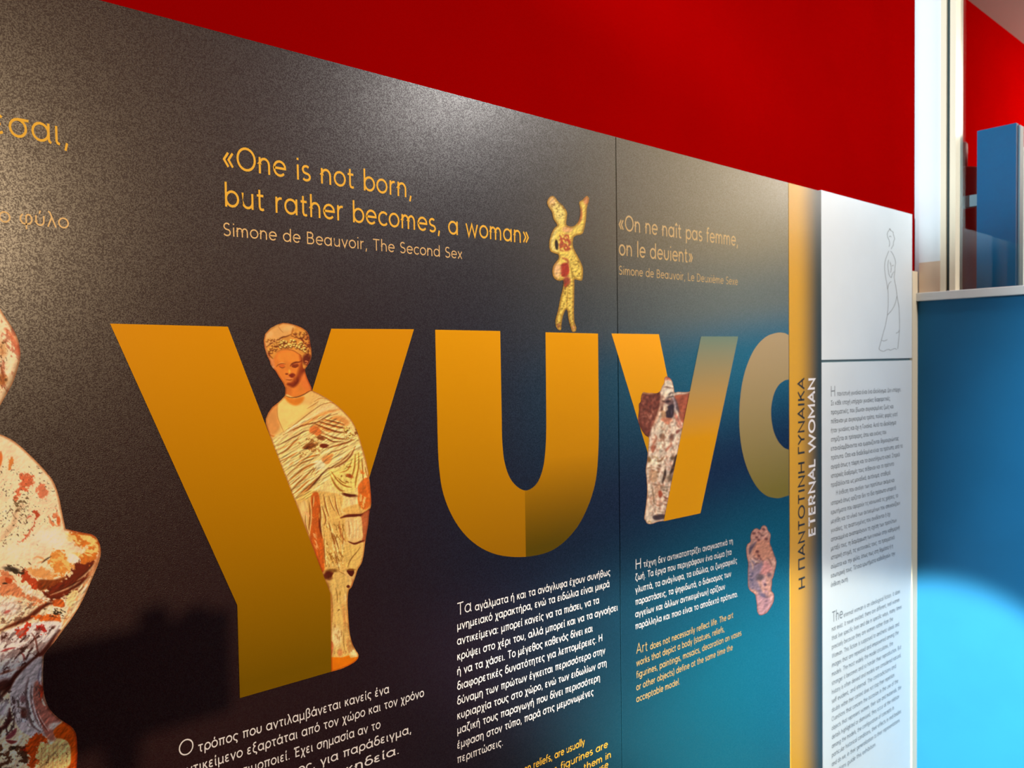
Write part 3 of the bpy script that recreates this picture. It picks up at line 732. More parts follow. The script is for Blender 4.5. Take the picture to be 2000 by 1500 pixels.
def print_mat():
    t = NT('photographic_print'); a = t.n('ShaderNodeVertexColor'); a.layer_name = 'print'; t.l(a.outputs[0], t.b.inputs['Base Color'])
    t.set(Roughness=.42); t.b.inputs['Specular IOR Level'].default_value = .25; return t.m
PRINT = print_mat()

# ---- the large draped woman between the arms of the gamma
def statue_woman():
    p = Paint(500, 620, 740, 1330, 1.15)
    L = (250, 222, 160); Md = (240, 190, 112); Sh = (205, 130, 62); Dk = (140, 66, 18); Rd = (120, 38, 12); Or = (236, 148, 66); Pk = (236, 176, 128)
    p.fill((243, 200, 130))
    out = [(553, 630.5), (566, 632), (584, 637.5), (598, 646), (604, 657), (606.5, 672), (608.5, 688), (607.5, 700), (602, 712), (596, 722), (597.5, 731), (602, 743), (608, 756), (610.5, 762.5),
           (625, 770), (645, 782), (660, 793), (676, 808), (690, 826), (699, 846), (706, 868), (713, 892), (719, 918), (722.5, 945), (725, 975), (724.5, 988), (721, 1004), (719, 1025), (714, 1055), (710, 1085), (706, 1100), (699, 1112), (693, 1130), (687, 1146), (681, 1154), (679, 1175), (680.5, 1205), (683, 1235), (688, 1256), (695, 1270), (700, 1278), (699, 1286), (690, 1295), (668, 1306), (647, 1312)]
    left = [(645.5, 1160), (578, 984), (531.5, 864), (526, 848), (519, 828), (519, 818), (524, 806), (532, 795), (546, 784), (557, 772), (557.5, 758), (553, 748), (545, 736), (538, 724), (532, 718), (528, 711), (527.5, 706), (522, 696), (517, 680), (515, 665), (518, 652), (528, 641), (541, 634)]
    P = np.array([tuple(q) for q in cr(out, 4, False)]+left)
    p.tr(500, 620, 8.827)
    # face and neck
    p.poly([(290, 700), (370, 590), (500, 560), (640, 570), (780, 640), (830, 780), (850, 900), (900, 1020), (975, 1250), (850, 1320), (700, 1370), (560, 1375), (500, 1340), (510, 1200), (420, 1060), (320, 900), (270, 800)], Or, 1, 18)
    p.poly([(380, 640), (520, 590), (680, 600), (740, 700), (700, 760), (560, 770), (400, 760)], (244, 160, 70), .8, 60)
    p.poly([(760, 640), (850, 760), (840, 900), (770, 1040), (660, 1170), (540, 1160), (620, 1100), (700, 1000), (740, 880), (770, 760)], (165, 72, 18), .9, 60)
    p.stroke([(830, 900), (790, 960), (730, 1080), (640, 1180), (560, 1150)], 60, (125, 40, 10), .85, 50)
    p.blob(860, 1120, 90, 160, (238, 140, 70), .8, .8, -25)
    p.blob(560, 1270, 60, 90, (215, 125, 55), .6, .8)
    p.poly([(250, 640), (300, 700), (330, 860), (400, 1000), (480, 1140), (500, 1200), (440, 1130), (330, 920), (250, 800), (200, 680)], (238, 160, 105), .8, 25)
    # eyes, brows, nose, mouth
    p.stroke([(370, 830), (400, 795), (450, 780), (500, 790)], 14, (250, 185, 110), .8, 12)
    p.stroke([(350, 850), (385, 815), (440, 795), (505, 800)], 10, (110, 35, 10), .85, 10)
    p.blob(445, 830, 48, 26, (225, 120, 50), .9, .5, 8); p.stroke([(400, 845), (450, 868), (500, 855)], 12, (130, 50, 15), .8, 12)
    p.stroke([(590, 840), (620, 800), (680, 775), (740, 770), (790, 745)], 22, (105, 28, 8), .9, 16)
    p.blob(675, 825, 62, 34, (150, 62, 22), .9, .5, -5); p.stroke([(640, 805), (690, 800), (730, 790)], 12, (225, 140, 80), .8, 10); p.stroke([(620, 850), (680, 862), (730, 835)], 14, (110, 34, 10), .85, 12)
    p.stroke([(545, 800), (560, 880), (575, 960)], 36, (235, 150, 60), .7, 34)
    p.stroke([(575, 900), (580, 960)], 30, (255, 205, 90), .8, 26)
    p.blob(530, 975, 26, 14, (120, 40, 10), .8, .7); p.poly([(570, 990), (625, 962), (675, 985), (655, 1025), (615, 1040), (575, 1012)], (130, 34, 10), .85, 22)
    p.stroke([(505, 1048), (560, 1052), (640, 1050)], 12, (248, 160, 120), .9, 10); p.stroke([(520, 1072), (580, 1078), (620, 1070)], 12, (120, 40, 15), .8, 10)
    p.stroke([(530, 1098), (580, 1108), (630, 1090)], 16, (235, 150, 95), .8, 14)
    p.blob(590, 1150, 60, 18, (150, 60, 20), .6, .7)
    p.stroke([(645, 1000), (670, 1060), (690, 1100)], 40, (190, 95, 40), .5, 30)
    # hair
    p.poly([(135, 370), (170, 280), (260, 200), (380, 150), (400, 110), (480, 85), (560, 95), (660, 120), (780, 170), (880, 230), (920, 330), (945, 430), (960, 560), (955, 660), (920, 760), (870, 860), (820, 880), (800, 800), (780, 660), (680, 590), (560, 560), (400, 570), (340, 640), (290, 720), (240, 690), (170, 540)], (232, 165, 82), 1, 8)
    p.poly([(150, 330), (260, 215), (390, 150), (480, 95), (650, 125), (640, 200), (600, 280), (480, 330), (330, 420), (180, 490)], (246, 190, 122), .9, 25)
    p.blob(560, 190, 110, 40, (250, 205, 140), .8, .8, -10); p.blob(230, 290, 60, 50, (250, 195, 135), .8, .8, -30)
    p.stroke([(640, 180), (630, 230), (610, 300)], 26, (185, 105, 30), .7, 20)
    p.stroke([(380, 150), (420, 210), (470, 260)], 10, (190, 110, 50), .6, 12)
    p.stroke([(180, 510), (260, 450), (360, 395), (460, 340), (520, 330), (610, 290)], 22, (120, 48, 12), .9, 14)
    p.stroke([(610, 320), (700, 340), (780, 370), (830, 430), (890, 480), (930, 540)], 26, (125, 45, 12), .85, 18)
    rr = np.random.RandomState(5)
    def curls(cx, cy, sx, sy, n, rad, lt, dk, tilt=0):
        for _ in range(n):
            a = rr.uniform(-1, 1); b = rr.uniform(-1, 1)
            x = cx+a*sx+b*sy*tilt; y = cy+b*sy+a*sx*(-.0); r = rad*rr.uniform(.7, 1.3)
            p.blob(x+r*.35, y+r*.5, r, r*.8, dk, .75, .7); p.blob(x, y, r*.8, r*.6, lt, .9, .8)
    curls(310, 400, 130, 40, 16, 22, (240, 185, 110), (150, 80, 25)); curls(760, 290, 120, 45, 22, 26, (238, 180, 95), (130, 60, 15))
    curls(880, 420, 40, 110, 16, 24, (225, 150, 75), (115, 45, 12))
    arc = cr([(205, 610), (290, 520), (400, 470), (520, 445), (640, 440), (760, 480), (860, 560), (910, 640)], 10, False)
    for i in range(120):
        u = rr.uniform(0, 1); q = arc[int(u*(len(arc)-1))]; x = q[0]+rr.uniform(-12, 12); y = q[1]+rr.uniform(-62, 70)
        lt = (255, 226, 140) if .3 < u < .85 else (242, 186, 100)
        r = rr.uniform(15, 27); p.blob(x+9, y+14, r, r*.8, (132, 64, 16), .75, .7); p.blob(x, y, r*.8, r*.6, lt, .95, .8)
    p.stroke([(350, 600), (440, 560), (560, 555), (650, 575), (720, 620), (790, 660)], 16, (170, 85, 25), .7, 16)
    p.stroke([(215, 600), (240, 660), (290, 710)], 22, (150, 70, 20), .7, 16)
    p.poly([(135, 380), (165, 500), (215, 650), (260, 760), (235, 740), (180, 610), (130, 470)], (240, 170, 120), .9, 10)
    p.blob(870, 720, 70, 90, (105, 28, 8), .85, .7, 15); curls(880, 800, 30, 50, 9, 16, (230, 150, 100), (130, 50, 20))
    p.blob(275, 870, 32, 34, (250, 220, 180), .95, .6, 30)
    # neckline and shoulders (body crop)
    p.tr(510, 760, 6.252)
    p.poly([(300, 60), (400, 100), (500, 90), (620, 20), (700, 60), (640, 150), (560, 280), (430, 400), (300, 490), (240, 560), (120, 590), (60, 420), (110, 220), (200, 120)], (247, 200, 128), 1, 10)
    p.poly([(200, 150), (300, 110), (400, 180), (560, 180), (600, 240), (440, 380), (330, 460), (240, 500), (200, 330)], (253, 218, 140), .9, 50)
    p.poly([(290, 90), (400, 112), (520, 92), (500, 160), (420, 200), (330, 160)], (235, 140, 40), .85, 30)
    p.poly([(60, 420), (100, 260), (200, 150), (195, 320), (230, 460), (150, 560), (90, 520)], (232, 160, 92), .8, 30)
    p.stroke([(195, 190), (200, 330), (240, 440), (275, 520)], 7, (190, 110, 50), .7, 9)
    p.stroke([(110, 560), (180, 585), (240, 565)], 22, (205, 110, 40), .7, 18)
    p.stroke([(310, 88), (360, 103), (440, 96), (520, 66), (580, 30), (625, 14)], 9, (90, 30, 5), .95, 6)
    # body base
    p.poly([(135, 640), (300, 510), (480, 390), (640, 240), (740, 110), (860, 150), (980, 260), (1120, 420), (1200, 600), (1240, 800), (1310, 1060), (1350, 1400), (1330, 1500), (440, 1500), (400, 1340), (300, 1080)], (247, 214, 148), 1, 8)
    p.poly([(640, 430), (800, 350), (980, 330), (1080, 420), (900, 500), (760, 560), (600, 560)], (226, 142, 70), .65, 40)
    # the thick rolled edge of the mantle
    p.poly([(135, 640), (200, 580), (330, 500), (470, 400), (600, 290), (720, 200), (850, 160), (950, 230), (960, 290), (820, 350), (690, 400), (560, 450), (400, 540), (230, 640), (150, 690)], (250, 212, 150), 1, 12)
    p.stroke([(330, 490), (470, 385), (620, 270), (740, 190), (840, 160)], 8, Dk, .8, 8)
    p.stroke([(300, 520), (460, 430), (620, 340), (740, 260), (880, 200)], 30, (252, 222, 170), .8, 24)
    p.stroke([(400, 500), (560, 410), (700, 330), (820, 280), (950, 250)], 34, (228, 140, 66), .7, 30)
    p.stroke([(270, 560), (420, 480), (560, 430), (680, 405), (790, 345), (930, 300)], 13, Dk, .9, 9)
    p.stroke([(200, 695), (330, 620), (430, 570), (520, 520), (580, 500)], 12, Rd, .85, 9)
    p.stroke([(190, 740), (300, 700), (420, 620), (480, 570)], 11, Sh, .85, 9)
    for q in ([(650, 150), (720, 110), (790, 120)], [(560, 240), (640, 190), (700, 150)], [(780, 180), (840, 165), (900, 175)]): p.fold(q, 7, Sh, L)
    # folds over the right arm
    for q, w_ in (([(670, 430), (800, 480), (920, 520), (1010, 530)], 16), ([(720, 400), (860, 440), (980, 470), (1060, 480)], 13), ([(780, 370), (900, 400), (1010, 430)], 10), ([(700, 500), (820, 560), (930, 600), (1030, 610)], 16), ([(660, 545), (780, 590), (880, 640), (1000, 640)], 12)):
        p.fold(q, w_, Dk, L)
    p.stroke([(740, 520), (860, 560), (980, 580)], 30, L, .8, 20); p.stroke([(760, 440), (880, 480), (970, 500)], 20, L, .7, 14)
    p.poly([(600, 470), (660, 450), (730, 500), (720, 560), (640, 560), (590, 520)], (222, 130, 66), .9, 16)
    # hidden hand and hollows
    p.blob(590, 610, 90, 70, (250, 215, 150), .95, .5); p.blob(600, 690, 70, 34, (150, 80, 30), .9, .6, -10); p.blob(560, 715, 50, 20, (120, 50, 15), .8, .6)
    p.blob(770, 690, 55, 30, (125, 45, 12), .95, .4); p.blob(730, 600, 50, 22, (140, 66, 22), .8, .6, 15); p.stroke([(720, 655), (790, 660), (830, 675)], 20, L, .85, 14)
    p.specks([(440, 600), (700, 560), (740, 800), (460, 860)], (170, 105, 45), .56, 3.5, .7, -20, 1.6, 4)
    # pulls across the waist towards the left
    for q, w_ in (([(205, 800), (300, 750), (400, 650), (450, 610)], 14), ([(235, 880), (340, 830), (440, 770)], 12), ([(400, 940), (500, 870), (620, 820), (710, 800)], 15), ([(340, 930), (400, 880)], 8),
                  ([(380, 990), (500, 900), (640, 850)], 12), ([(330, 1130), (420, 1050), (520, 970), (620, 920), (700, 900)], 17), ([(300, 1080), (360, 1010), (450, 950)], 8), ([(610, 1040), (660, 970), (710, 950)], 10), ([(650, 1060), (700, 1000), (740, 980)], 8),
                  ([(370, 1240), (440, 1160), (540, 1070), (640, 960)], 16), ([(345, 1180), (430, 1110), (500, 1050)], 10), ([(250, 905), (320, 860)], 8), ([(390, 1290), (500, 1190), (590, 1110)], 14), ([(430, 1320), (520, 1240), (620, 1150), (720, 1060)], 14)):
        p.fold(q, w_, (165, 95, 32), (254, 232, 172))
    p.stroke([(410, 1380), (470, 1320), (560, 1240), (620, 1180), (700, 1090), (760, 1020), (830, 960)], 20, (100, 34, 10), .85, 12)
    p.stroke([(430, 1350), (540, 1250), (640, 1160)], 22, (215, 130, 60), .6, 20)
    p.blob(720, 930, 70, 60, (254, 236, 190), .9, .7, -30)
    # sweep from the hip to the right
    for q, w_ in (([(830, 970), (930, 920), (1030, 840), (1110, 750)], 18), ([(900, 960), (1000, 900), (1090, 820), (1150, 700)], 14), ([(820, 720), (920, 690), (1050, 650), (1120, 620)], 14), ([(850, 770), (960, 740), (1060, 690)], 10)):
        p.fold(q, w_, Dk, L)
    p.blob(940, 800, 130, 46, (250, 214, 150), .8, .8, -25); p.poly([(740, 850), (830, 790), (880, 800), (840, 900), (780, 910)], (224, 138, 70), .7, 20)
    p.specks([(1000, 440), (1190, 480), (1200, 640), (1010, 620)], (150, 88, 25), .5, 5, .85, 0, 1, 6); p.specks([(1000, 440), (1190, 480), (1200, 640), (1010, 620)], (252, 226, 140), .55, 5, .8, 0, 1, 9)
    p.poly([(820, 990), (960, 960), (1100, 840), (1180, 760), (1240, 880), (1200, 1000), (1180, 1150), (1130, 1250), (1000, 1240), (900, 1150), (840, 1060)], (246, 216, 130), .9, 20)
    for q, w_ in (([(860, 1010), (930, 1110), (1020, 1180), (1100, 1200)], 14), ([(850, 1060), (900, 1160), (980, 1240), (1120, 1270)], 16), ([(930, 1080), (1000, 1140), (1040, 1150)], 9), ([(1150, 800), (1140, 950), (1100, 1100)], 12), ([(1190, 780), (1190, 940), (1160, 1100), (1150, 1200)], 13), ([(1110, 860), (1060, 980), (960, 1020)], 10), ([(1230, 850), (1240, 1000), (1250, 1150)], 11), ([(1270, 950), (1290, 1060)], 9)):
        p.fold(q, w_, (175, 105, 35), (252, 228, 140), side=-1)
    p.poly([(1190, 1170), (1300, 1080), (1345, 1300), (1340, 1420), (1240, 1350), (1190, 1280)], (228, 122, 44), .9, 14); p.specks([(1200, 960), (1320, 1050), (1340, 1300), (1190, 1300)], (225, 125, 48), .5, 8, .8, 90, 3, 8)
    p.blob(1080, 1290, 90, 28, (105, 36, 12), .95, .5, 10); p.blob(1085, 1265, 90, 16, (250, 220, 140), .9, .5, 8)
    p.blob(1080, 1060, 45, 22, (170, 80, 30), .85, .6, 20); p.specks([(940, 920), (1140, 900), (1150, 1150), (960, 1160)], (160, 95, 30), .6, 6, .8, 0, 1, 12)
    p.blob(1130, 1380, 70, 60, (250, 214, 158), .9, .7); p.blob(1320, 1480, 40, 20, (110, 34, 14), .9, .5, -30)
    # skirt
    p.tr(560, 960, 6.818)
    p.poly([(110, 150), (250, 0), (480, 0), (740, 60), (720, 250), (780, 380), (830, 640), (740, 700), (820, 1000), (700, 1080), (480, 1060), (300, 620)], (240, 194, 118), 1, 20)
    p.poly([(330, 50), (420, 20), (450, 250), (430, 330), (480, 600), (500, 900), (500, 1050), (450, 1050), (370, 800), (310, 620), (320, 300)], (216, 112, 40), .95, 18)
    p.poly([(170, 180), (260, 130), (280, 330), (260, 480), (210, 380)], (245, 205, 140), .9, 14)
    for q, w_ in (([(300, 150), (310, 320), (290, 560)], 13), ([(350, 60), (340, 200)], 10), ([(440, 180), (450, 330), (440, 470), (470, 620)], 16), ([(490, 40), (520, 200), (560, 330)], 11), ([(470, 200), (520, 360), (500, 450)], 12), ([(560, 60), (600, 180), (640, 260)], 8), ([(640, 60), (660, 200), (700, 320)], 10), ([(560, 420), (600, 560), (640, 700), (690, 960)], 14), ([(620, 560), (660, 660), (690, 760)], 12), ([(500, 620), (500, 800), (520, 1000)], 10), ([(740, 520), (750, 640), (740, 760)], 9), ([(640, 800), (660, 900), (700, 1040)], 10), ([(250, 300), (250, 420), (290, 560)], 8)):
        p.fold(q, w_, (160, 85, 28), (252, 224, 158))
    p.stroke([(430, 360), (440, 450), (460, 560)], 26, (120, 45, 12), .7, 16)
    p.specks([(480, 420), (780, 420), (800, 1020), (500, 1020)], (165, 110, 40), .58, 2.6, .7, 80, 3, 21); p.specks([(480, 420), (780, 420), (800, 1020), (500, 1020)], (253, 230, 165), .60, 3.4, .7, 80, 3, 27)
    p.specks([(130, 150), (330, 130), (480, 1000), (300, 600)], (250, 190, 130), .58, 5, .8, 60, 3, 31)
    # hanging flap at the right
    p.poly([(740, 250), (820, 200), (960, 160), (1120, 120), (1120, 200), (1050, 280), (950, 310), (830, 310)], (240, 188, 110), .9, 18)
    p.poly([(960, 20), (1110, 0), (1125, 150), (1050, 240), (960, 180)], (226, 124, 44), .9, 18); p.specks([(960, 20), (1110, 0), (1125, 150), (1050, 260), (950, 200)], (248, 210, 140), .55, 9, .8, 90, 2, 23)
    p.stroke([(720, 350), (800, 325), (900, 320), (1000, 310), (1100, 240)], 42, (110, 36, 14), .95, 18)
    p.poly([(990, 330), (1100, 250), (1090, 400), (1050, 640), (1000, 660), (1010, 480)], (196, 110, 66), .9, 18)
    p.poly([(790, 360), (900, 340), (990, 340), (1000, 480), (1010, 620), (900, 670), (820, 640), (780, 480)], (246, 204, 142), 1, 14)
    for x in (850, 900, 940): p.stroke([(x, 370), (x+8, 500), (x, 620)], 16, (254, 232, 182), .7, 14)
    p.stroke([(820, 400), (835, 500), (830, 600)], 12, (190, 120, 60), .6, 12)
    p.stroke([(700, 400), (720, 560), (780, 660)], 20, (180, 100, 45), .7, 18)
    p.stroke([(820, 665), (900, 695), (980, 670), (1030, 650)], 26, (115, 40, 14), .95, 14)
    p.poly([(780, 700), (900, 720), (1000, 690), (1010, 800), (990, 900), (930, 1040), (820, 1060), (760, 900)], (238, 196, 118), .9, 16)
    p.stroke([(980, 740), (930, 810), (870, 880), (830, 950), (815, 1010)], 11, (125, 70, 20), .9, 9)
    # ankles
    p.blob(590, 1060, 90, 30, (140, 92, 40), .85, .7, -5); p.blob(550, 1110, 60, 45, (100, 28, 10), .9, .6, -20); p.blob(610, 1110, 40, 26, (110, 36, 12), .85, .6)
    p.stroke([(700, 1070), (760, 1110), (800, 1160)], 22, (160, 90, 35), .8, 18)
    p.poly([(800, 1050), (880, 1030), (900, 1080), (870, 1130), (830, 1110)], (95, 26, 8), .95, 10); p.blob(860, 1040, 60, 16, (165, 115, 50), .8, .7)
    # foot and plinth
    p.tr(620, 1100, 6.82)
    p.poly([(180, 200), (400, 180), (420, 330), (395, 480), (400, 650), (420, 860), (470, 1040), (545, 1190), (545, 1260), (180, 1260)], (238, 196, 122), 1, 8)
    for q, w_, cc in (([(190, 420), (200, 600), (195, 780)], 14, (180, 110, 50)), ([(245, 330), (265, 440), (260, 520)], 12, (150, 100, 40)), ([(340, 560), (360, 700), (370, 900)], 40, (215, 150, 88)), ([(350, 930), (350, 1060), (370, 1180)], 12, (165, 120, 60)), ([(300, 380), (300, 430)], 26, (170, 130, 60)), ([(370, 500), (375, 420)], 26, (248, 216, 165))):
        p.stroke(q, w_, cc, .8, w_)
    p.stroke([(270, 640), (285, 618), (300, 625)], 12, (95, 50, 15), .9, 6)
    p.blob(250, 980, 70, 130, (252, 220, 165), .95, .8); p.blob(480, 1190, 60, 46, (253, 226, 170), .9, .7, 40)
    p.specks([(190, 780), (420, 780), (520, 1200), (190, 1240)], (200, 140, 80), .58, 6, .7, 90, 3, 33)
    p.poly([(180, 1040), (215, 1090), (200, 1200), (180, 1230)], (222, 135, 84), .9, 8); p.blob(300, 1190, 34, 50, (230, 150, 95), .8, .7)
    p.poly([(120, 1250), (330, 1255), (420, 1225), (440, 1262), (548, 1245), (520, 1320), (420, 1370), (180, 1450), (100, 1450)], (238, 140, 14), 1, 6, curve=False)
    p.blob(410, 310, 22, 20, (100, 30, 12), .9, .5); p.stroke([(455, 200), (470, 260), (440, 320)], 28, (222, 150, 95), .7, 20); p.stroke([(405, 160), (412, 280)], 12, (245, 205, 145), .8, 8)
    p.blob(150, 190, 50, 40, (110, 50, 18), .7, .7); p.blob(140, 300, 30, 60, (190, 135, 60), .6, .7)
    p.stroke([(200, 220), (205, 330), (215, 420)], 24, (246, 206, 128), .7, 18)
    # overall worn surface
    p.tr(0, 0, 1)
    p.relief(.38, 4.5, 41, ang=-32, stretch=5, pts=[(515, 870), (560, 830), (640, 800), (700, 850), (715, 900), (640, 940), (600, 980), (575, 980)])
    p.relief(.30, 4, 43, ang=72, stretch=5, pts=[(575, 985), (640, 930), (722, 900), (724, 1000), (690, 1140), (684, 1240), (690, 1285), (647, 1285), (645, 1160)])
    p.relief(.10, 4, 44, pts=[(600, 650), (620, 1290), (740, 1290), (740, 800)])
    p.grain(.06, 14, 51); p.rim(P, 3.5, (.78, .62, .5))
    return p.build('printed_figure', P, Y2, E1, P1, 'standing draped woman statuette with curled hair, orange clay', PRINT)

# ---- the large torso cut by the left edge of the picture
def statue_torso():
    p = Paint(-130, 560, 205, 1560, 1.35)
    Cr = (252, 224, 184); Sa = (214, 112, 70); Or = (205, 100, 28); Dk = (84, 32, 12); Gy = (150, 128, 112); Wh = (254, 236, 206); Br = (150, 70, 25)
    p.fill(Cr)
    up = cr([(0, 603), (12, 622), (24, 640), (32, 655), (38, 675), (40, 695), (36, 715), (26, 745), (14, 768), (0, 792), (-14, 815), (-24, 832), (-12, 842)], 4, False)
    rt = cr([(0, 848), (28, 862), (62, 892), (94, 926), (106, 944), (115, 970), (121, 1000), (128, 1033)], 4, False)
    bl = cr([(128, 1033), (160, 1040), (182, 1045), (193, 1058), (197, 1077), (193, 1098), (178, 1135), (160, 1175), (140, 1208), (122, 1232), (106, 1254), (88, 1276), (85, 1290), (84, 1330), (86, 1355), (94, 1380), (108, 1397), (122, 1408), (138, 1418), (148, 1432), (151, 1455), (151, 1480), (148, 1520), (146, 1550)], 4, False)
    lf = [(-120, 1550), (-120, 860), (-95, 760), (-90, 660), (-50, 610), (-20, 596)]
    P = np.array([tuple(q) for q in up]+[tuple(q) for q in rt[:-1]]+[tuple(q) for q in bl]+lf)
    p.tr(0, 600, 3.75)
    allp = [(-480, -60), (760, -60), (760, 3500), (-480, 3500)]
    p.specks([(0, 40), (150, 150), (160, 380), (60, 640), (0, 700)], (196, 122, 92), .5, 9, .8, 60, 2.2, 3)
    p.stroke([(40, 160), (90, 220), (130, 300), (135, 340)], 34, Sa, .75, 26); p.stroke([(140, 370), (110, 470), (60, 580), (0, 690)], 40, (176, 146, 110), .7, 34)
    p.blob(15, 310, 36, 60, (205, 150, 90), .6, .8); p.blob(10, 530, 40, 40, (170, 96, 30), .8, .8); p.stroke([(5, 420), (15, 470), (30, 520)], 12, Br, .7, 10)
    p.specks([(-60, 230), (60, 240), (60, 620), (-60, 650)], (110, 62, 22), .62, 3, .85, 70, 2, 5); p.specks([(-400, 0), (0, 0), (0, 640), (-400, 640)], Sa, .55, 12, .7, 60, 2, 6)
    # shoulder patches
    p.poly([(145, 1215), (200, 1230), (250, 1240), (240, 1290), (215, 1345), (160, 1350), (130, 1410), (105, 1415), (125, 1340), (150, 1280)], Sa, .9, 10, rough=5)
    p.poly([(280, 1300), (330, 1310), (350, 1350), (330, 1395), (300, 1400), (275, 1350)], (224, 130, 90), .85, 10, rough=5)
    p.poly([(70, 1110), (100, 1100), (90, 1150), (75, 1195), (58, 1190)], (226, 142, 66), .9, 6, rough=3); p.stroke([(5, 1060), (5, 1110), (-5, 1175)], 26, (222, 120, 50), .9, 10)
    p.blob(195, 1320, 12, 8, (250, 215, 170), .9)
    p.specks([(90, 1380), (230, 1380), (200, 1560), (60, 1560)], (120, 96, 60), .55, 4, .85, 40, 1.5, 8); p.specks([(-60, 1150), (420, 1150), (440, 1600), (-60, 1600)], (90, 60, 40), .70, 3, .9, 0, 1, 9)
    # chest (crop 2)
    p.tr(0, 980, 5.77)
    p.poly([(380, 110), (430, 105), (440, 160), (410, 210), (400, 270), (350, 330), (330, 380), (260, 430), (190, 492), (215, 450), (290, 380), (370, 280), (395, 220)], (198, 84, 44), .92, 7, rough=4)
    p.stroke([(305, 190), (330, 165), (355, 165)], 18, (200, 100, 80), .85, 8)
    p.specks([(520, 60), (640, 60), (700, 280), (560, 300)], (212, 130, 84), .47, 6, .85, 70, 2, 12); p.blob(660, 215, 22, 50, (212, 106, 50), .9, .6)
    p.specks([(0, 30), (330, 30), (300, 380), (80, 520), (0, 480)], (110, 80, 50), .67, 3.5, .9, -50, 1.6, 13)
    p.stroke([(250, 40), (180, 130), (150, 260), (60, 370), (0, 440)], 46, (186, 150, 112), .55, 50)
    for x, y in ((215, 215), (230, 235), (155, 265), (185, 100), (320, 320), (305, 235), (130, 370), (35, 500), (420, 485), (375, 375), (65, 185)): p.blob(x, y, 12, 7, (60, 34, 16), .9, .6, x)
    p.blob(560, 420, 220, 100, (255, 238, 206), .9, .8, 5); p.blob(250, 540, 260, 90, (255, 232, 196), .8, .8)
    # the pointed elbow
    p.poly([(780, 330), (960, 350), (1080, 390), (1130, 470), (1125, 560), (1080, 660), (960, 700), (860, 640), (960, 560), (1000, 500), (900, 500), (820, 430)], (212, 118, 32), .85, 30, rough=8)
    p.stroke([(760, 318), (900, 340), (1040, 375), (1110, 430)], 18, (228, 140, 80), .9, 14); p.specks([(720, 340), (1120, 380), (1130, 620), (820, 640)], (250, 214, 140), .52, 7, .85, 20, 2, 15)
    p.poly([(580, 580), (740, 560), (760, 680), (830, 720), (760, 800), (640, 830), (560, 740), (560, 680)], (222, 140, 52), .8, 22, rough=8)
    p.specks([(560, 560), (820, 560), (820, 820), (560, 820)], (250, 205, 130), .52, 6, .8, 30, 1.5, 16); p.poly([(780, 600), (840, 590), (910, 660), (850, 690), (770, 680)], Wh, .9, 14)
    p.poly([(850, 690), (1000, 690), (1080, 650), (1040, 780), (960, 900), (880, 1000), (740, 1060), (600, 1120), (480, 1040), (600, 940), (760, 850), (820, 780)], (120, 40, 10), .95, 22, rough=6)
    p.poly([(1080, 640), (1130, 560), (1090, 720), (1000, 880), (900, 1060), (830, 1200), (760, 1330), (700, 1400), (760, 1220), (860, 1040), (960, 880)], (222, 160, 110), .9, 12); p.specks([(1000, 740), (900, 900), (740, 1300), (800, 1300), (1060, 760)], (246, 216, 170), .45, 5, .9, -60, 2.5, 17)
    for q in ([(1050, 700), (960, 800), (860, 880)], [(1000, 830), (900, 930), (780, 1000)], [(900, 880), (760, 960), (560, 1040)], [(940, 960), (840, 1060), (740, 1110)]): p.fold(q, 12, (96, 36, 10), (226, 190, 150))
    p.poly([(240, 770), (300, 760), (340, 830), (420, 900), (470, 940), (440, 1000), (380, 980), (300, 910), (230, 900)], (190, 74, 30), .92, 12, rough=6)
    p.poly([(330, 780), (470, 740), (560, 780), (620, 850), (520, 880), (420, 870)], (236, 166, 96), .85, 24, rough=6); p.poly([(440, 880), (600, 880), (760, 840), (640, 930), (480, 1000), (420, 970)], (140, 62, 14), .9, 18)
    p.stroke([(370, 640), (430, 620), (500, 660), (420, 690)], 22, (232, 170, 110), .8, 14); p.stroke([(470, 690), (520, 650), (575, 615)], 16, (60, 34, 20), .9, 10); p.stroke([(320, 680), (350, 710)], 16, (110, 80, 50), .8, 8)
    p.blob(130, 760, 90, 26, (60, 50, 40), .85, .7, 10); p.specks([(40, 700), (300, 700), (280, 840), (40, 840)], (70, 50, 30), .52, 4, .9, 10, 2, 19)
    p.poly([(0, 770), (100, 820), (200, 940), (330, 1050), (500, 1110), (480, 1160), (330, 1140), (180, 1080), (0, 1040)], (222, 136, 88), .85, 20, rough=8); p.stroke([(160, 900), (300, 1000), (420, 1060), (560, 1100)], 40, (254, 230, 196), .9, 20)
    p.poly([(60, 850), (140, 880), (120, 920), (70, 910)], (200, 90, 40), .9, 8); p.blob(55, 920, 30, 10, (50, 30, 20), .9)
    p.stroke([(620, 1140), (520, 1160), (430, 1220), (320, 1310), (160, 1380), (0, 1450)], 56, (106, 38, 12), .95, 26)
    p.poly([(600, 1110), (700, 1100), (730, 1180), (650, 1190), (600, 1170)], (196, 96, 34), .9, 10); p.poly([(740, 1080), (860, 1000), (850, 1120), (780, 1180)], (236, 210, 150), .85, 10, rough=5)
    p.poly([(480, 1210), (640, 1180), (760, 1250), (700, 1300), (560, 1290), (470, 1260)], (250, 222, 180), .9, 12); p.poly([(360, 1290), (500, 1280), (620, 1270), (690, 1310), (680, 1370), (560, 1350), (400, 1320)], (212, 104, 34), .9, 12, rough=5)
    p.specks([(480, 1190), (800, 1190), (760, 1330), (500, 1300)], (60, 46, 30), .58, 4, .9, 20, 2, 20); p.specks([(0, 1120), (400, 1120), (300, 1330), (0, 1400)], (110, 70, 50), .55, 5, .7, -30, 2, 22)
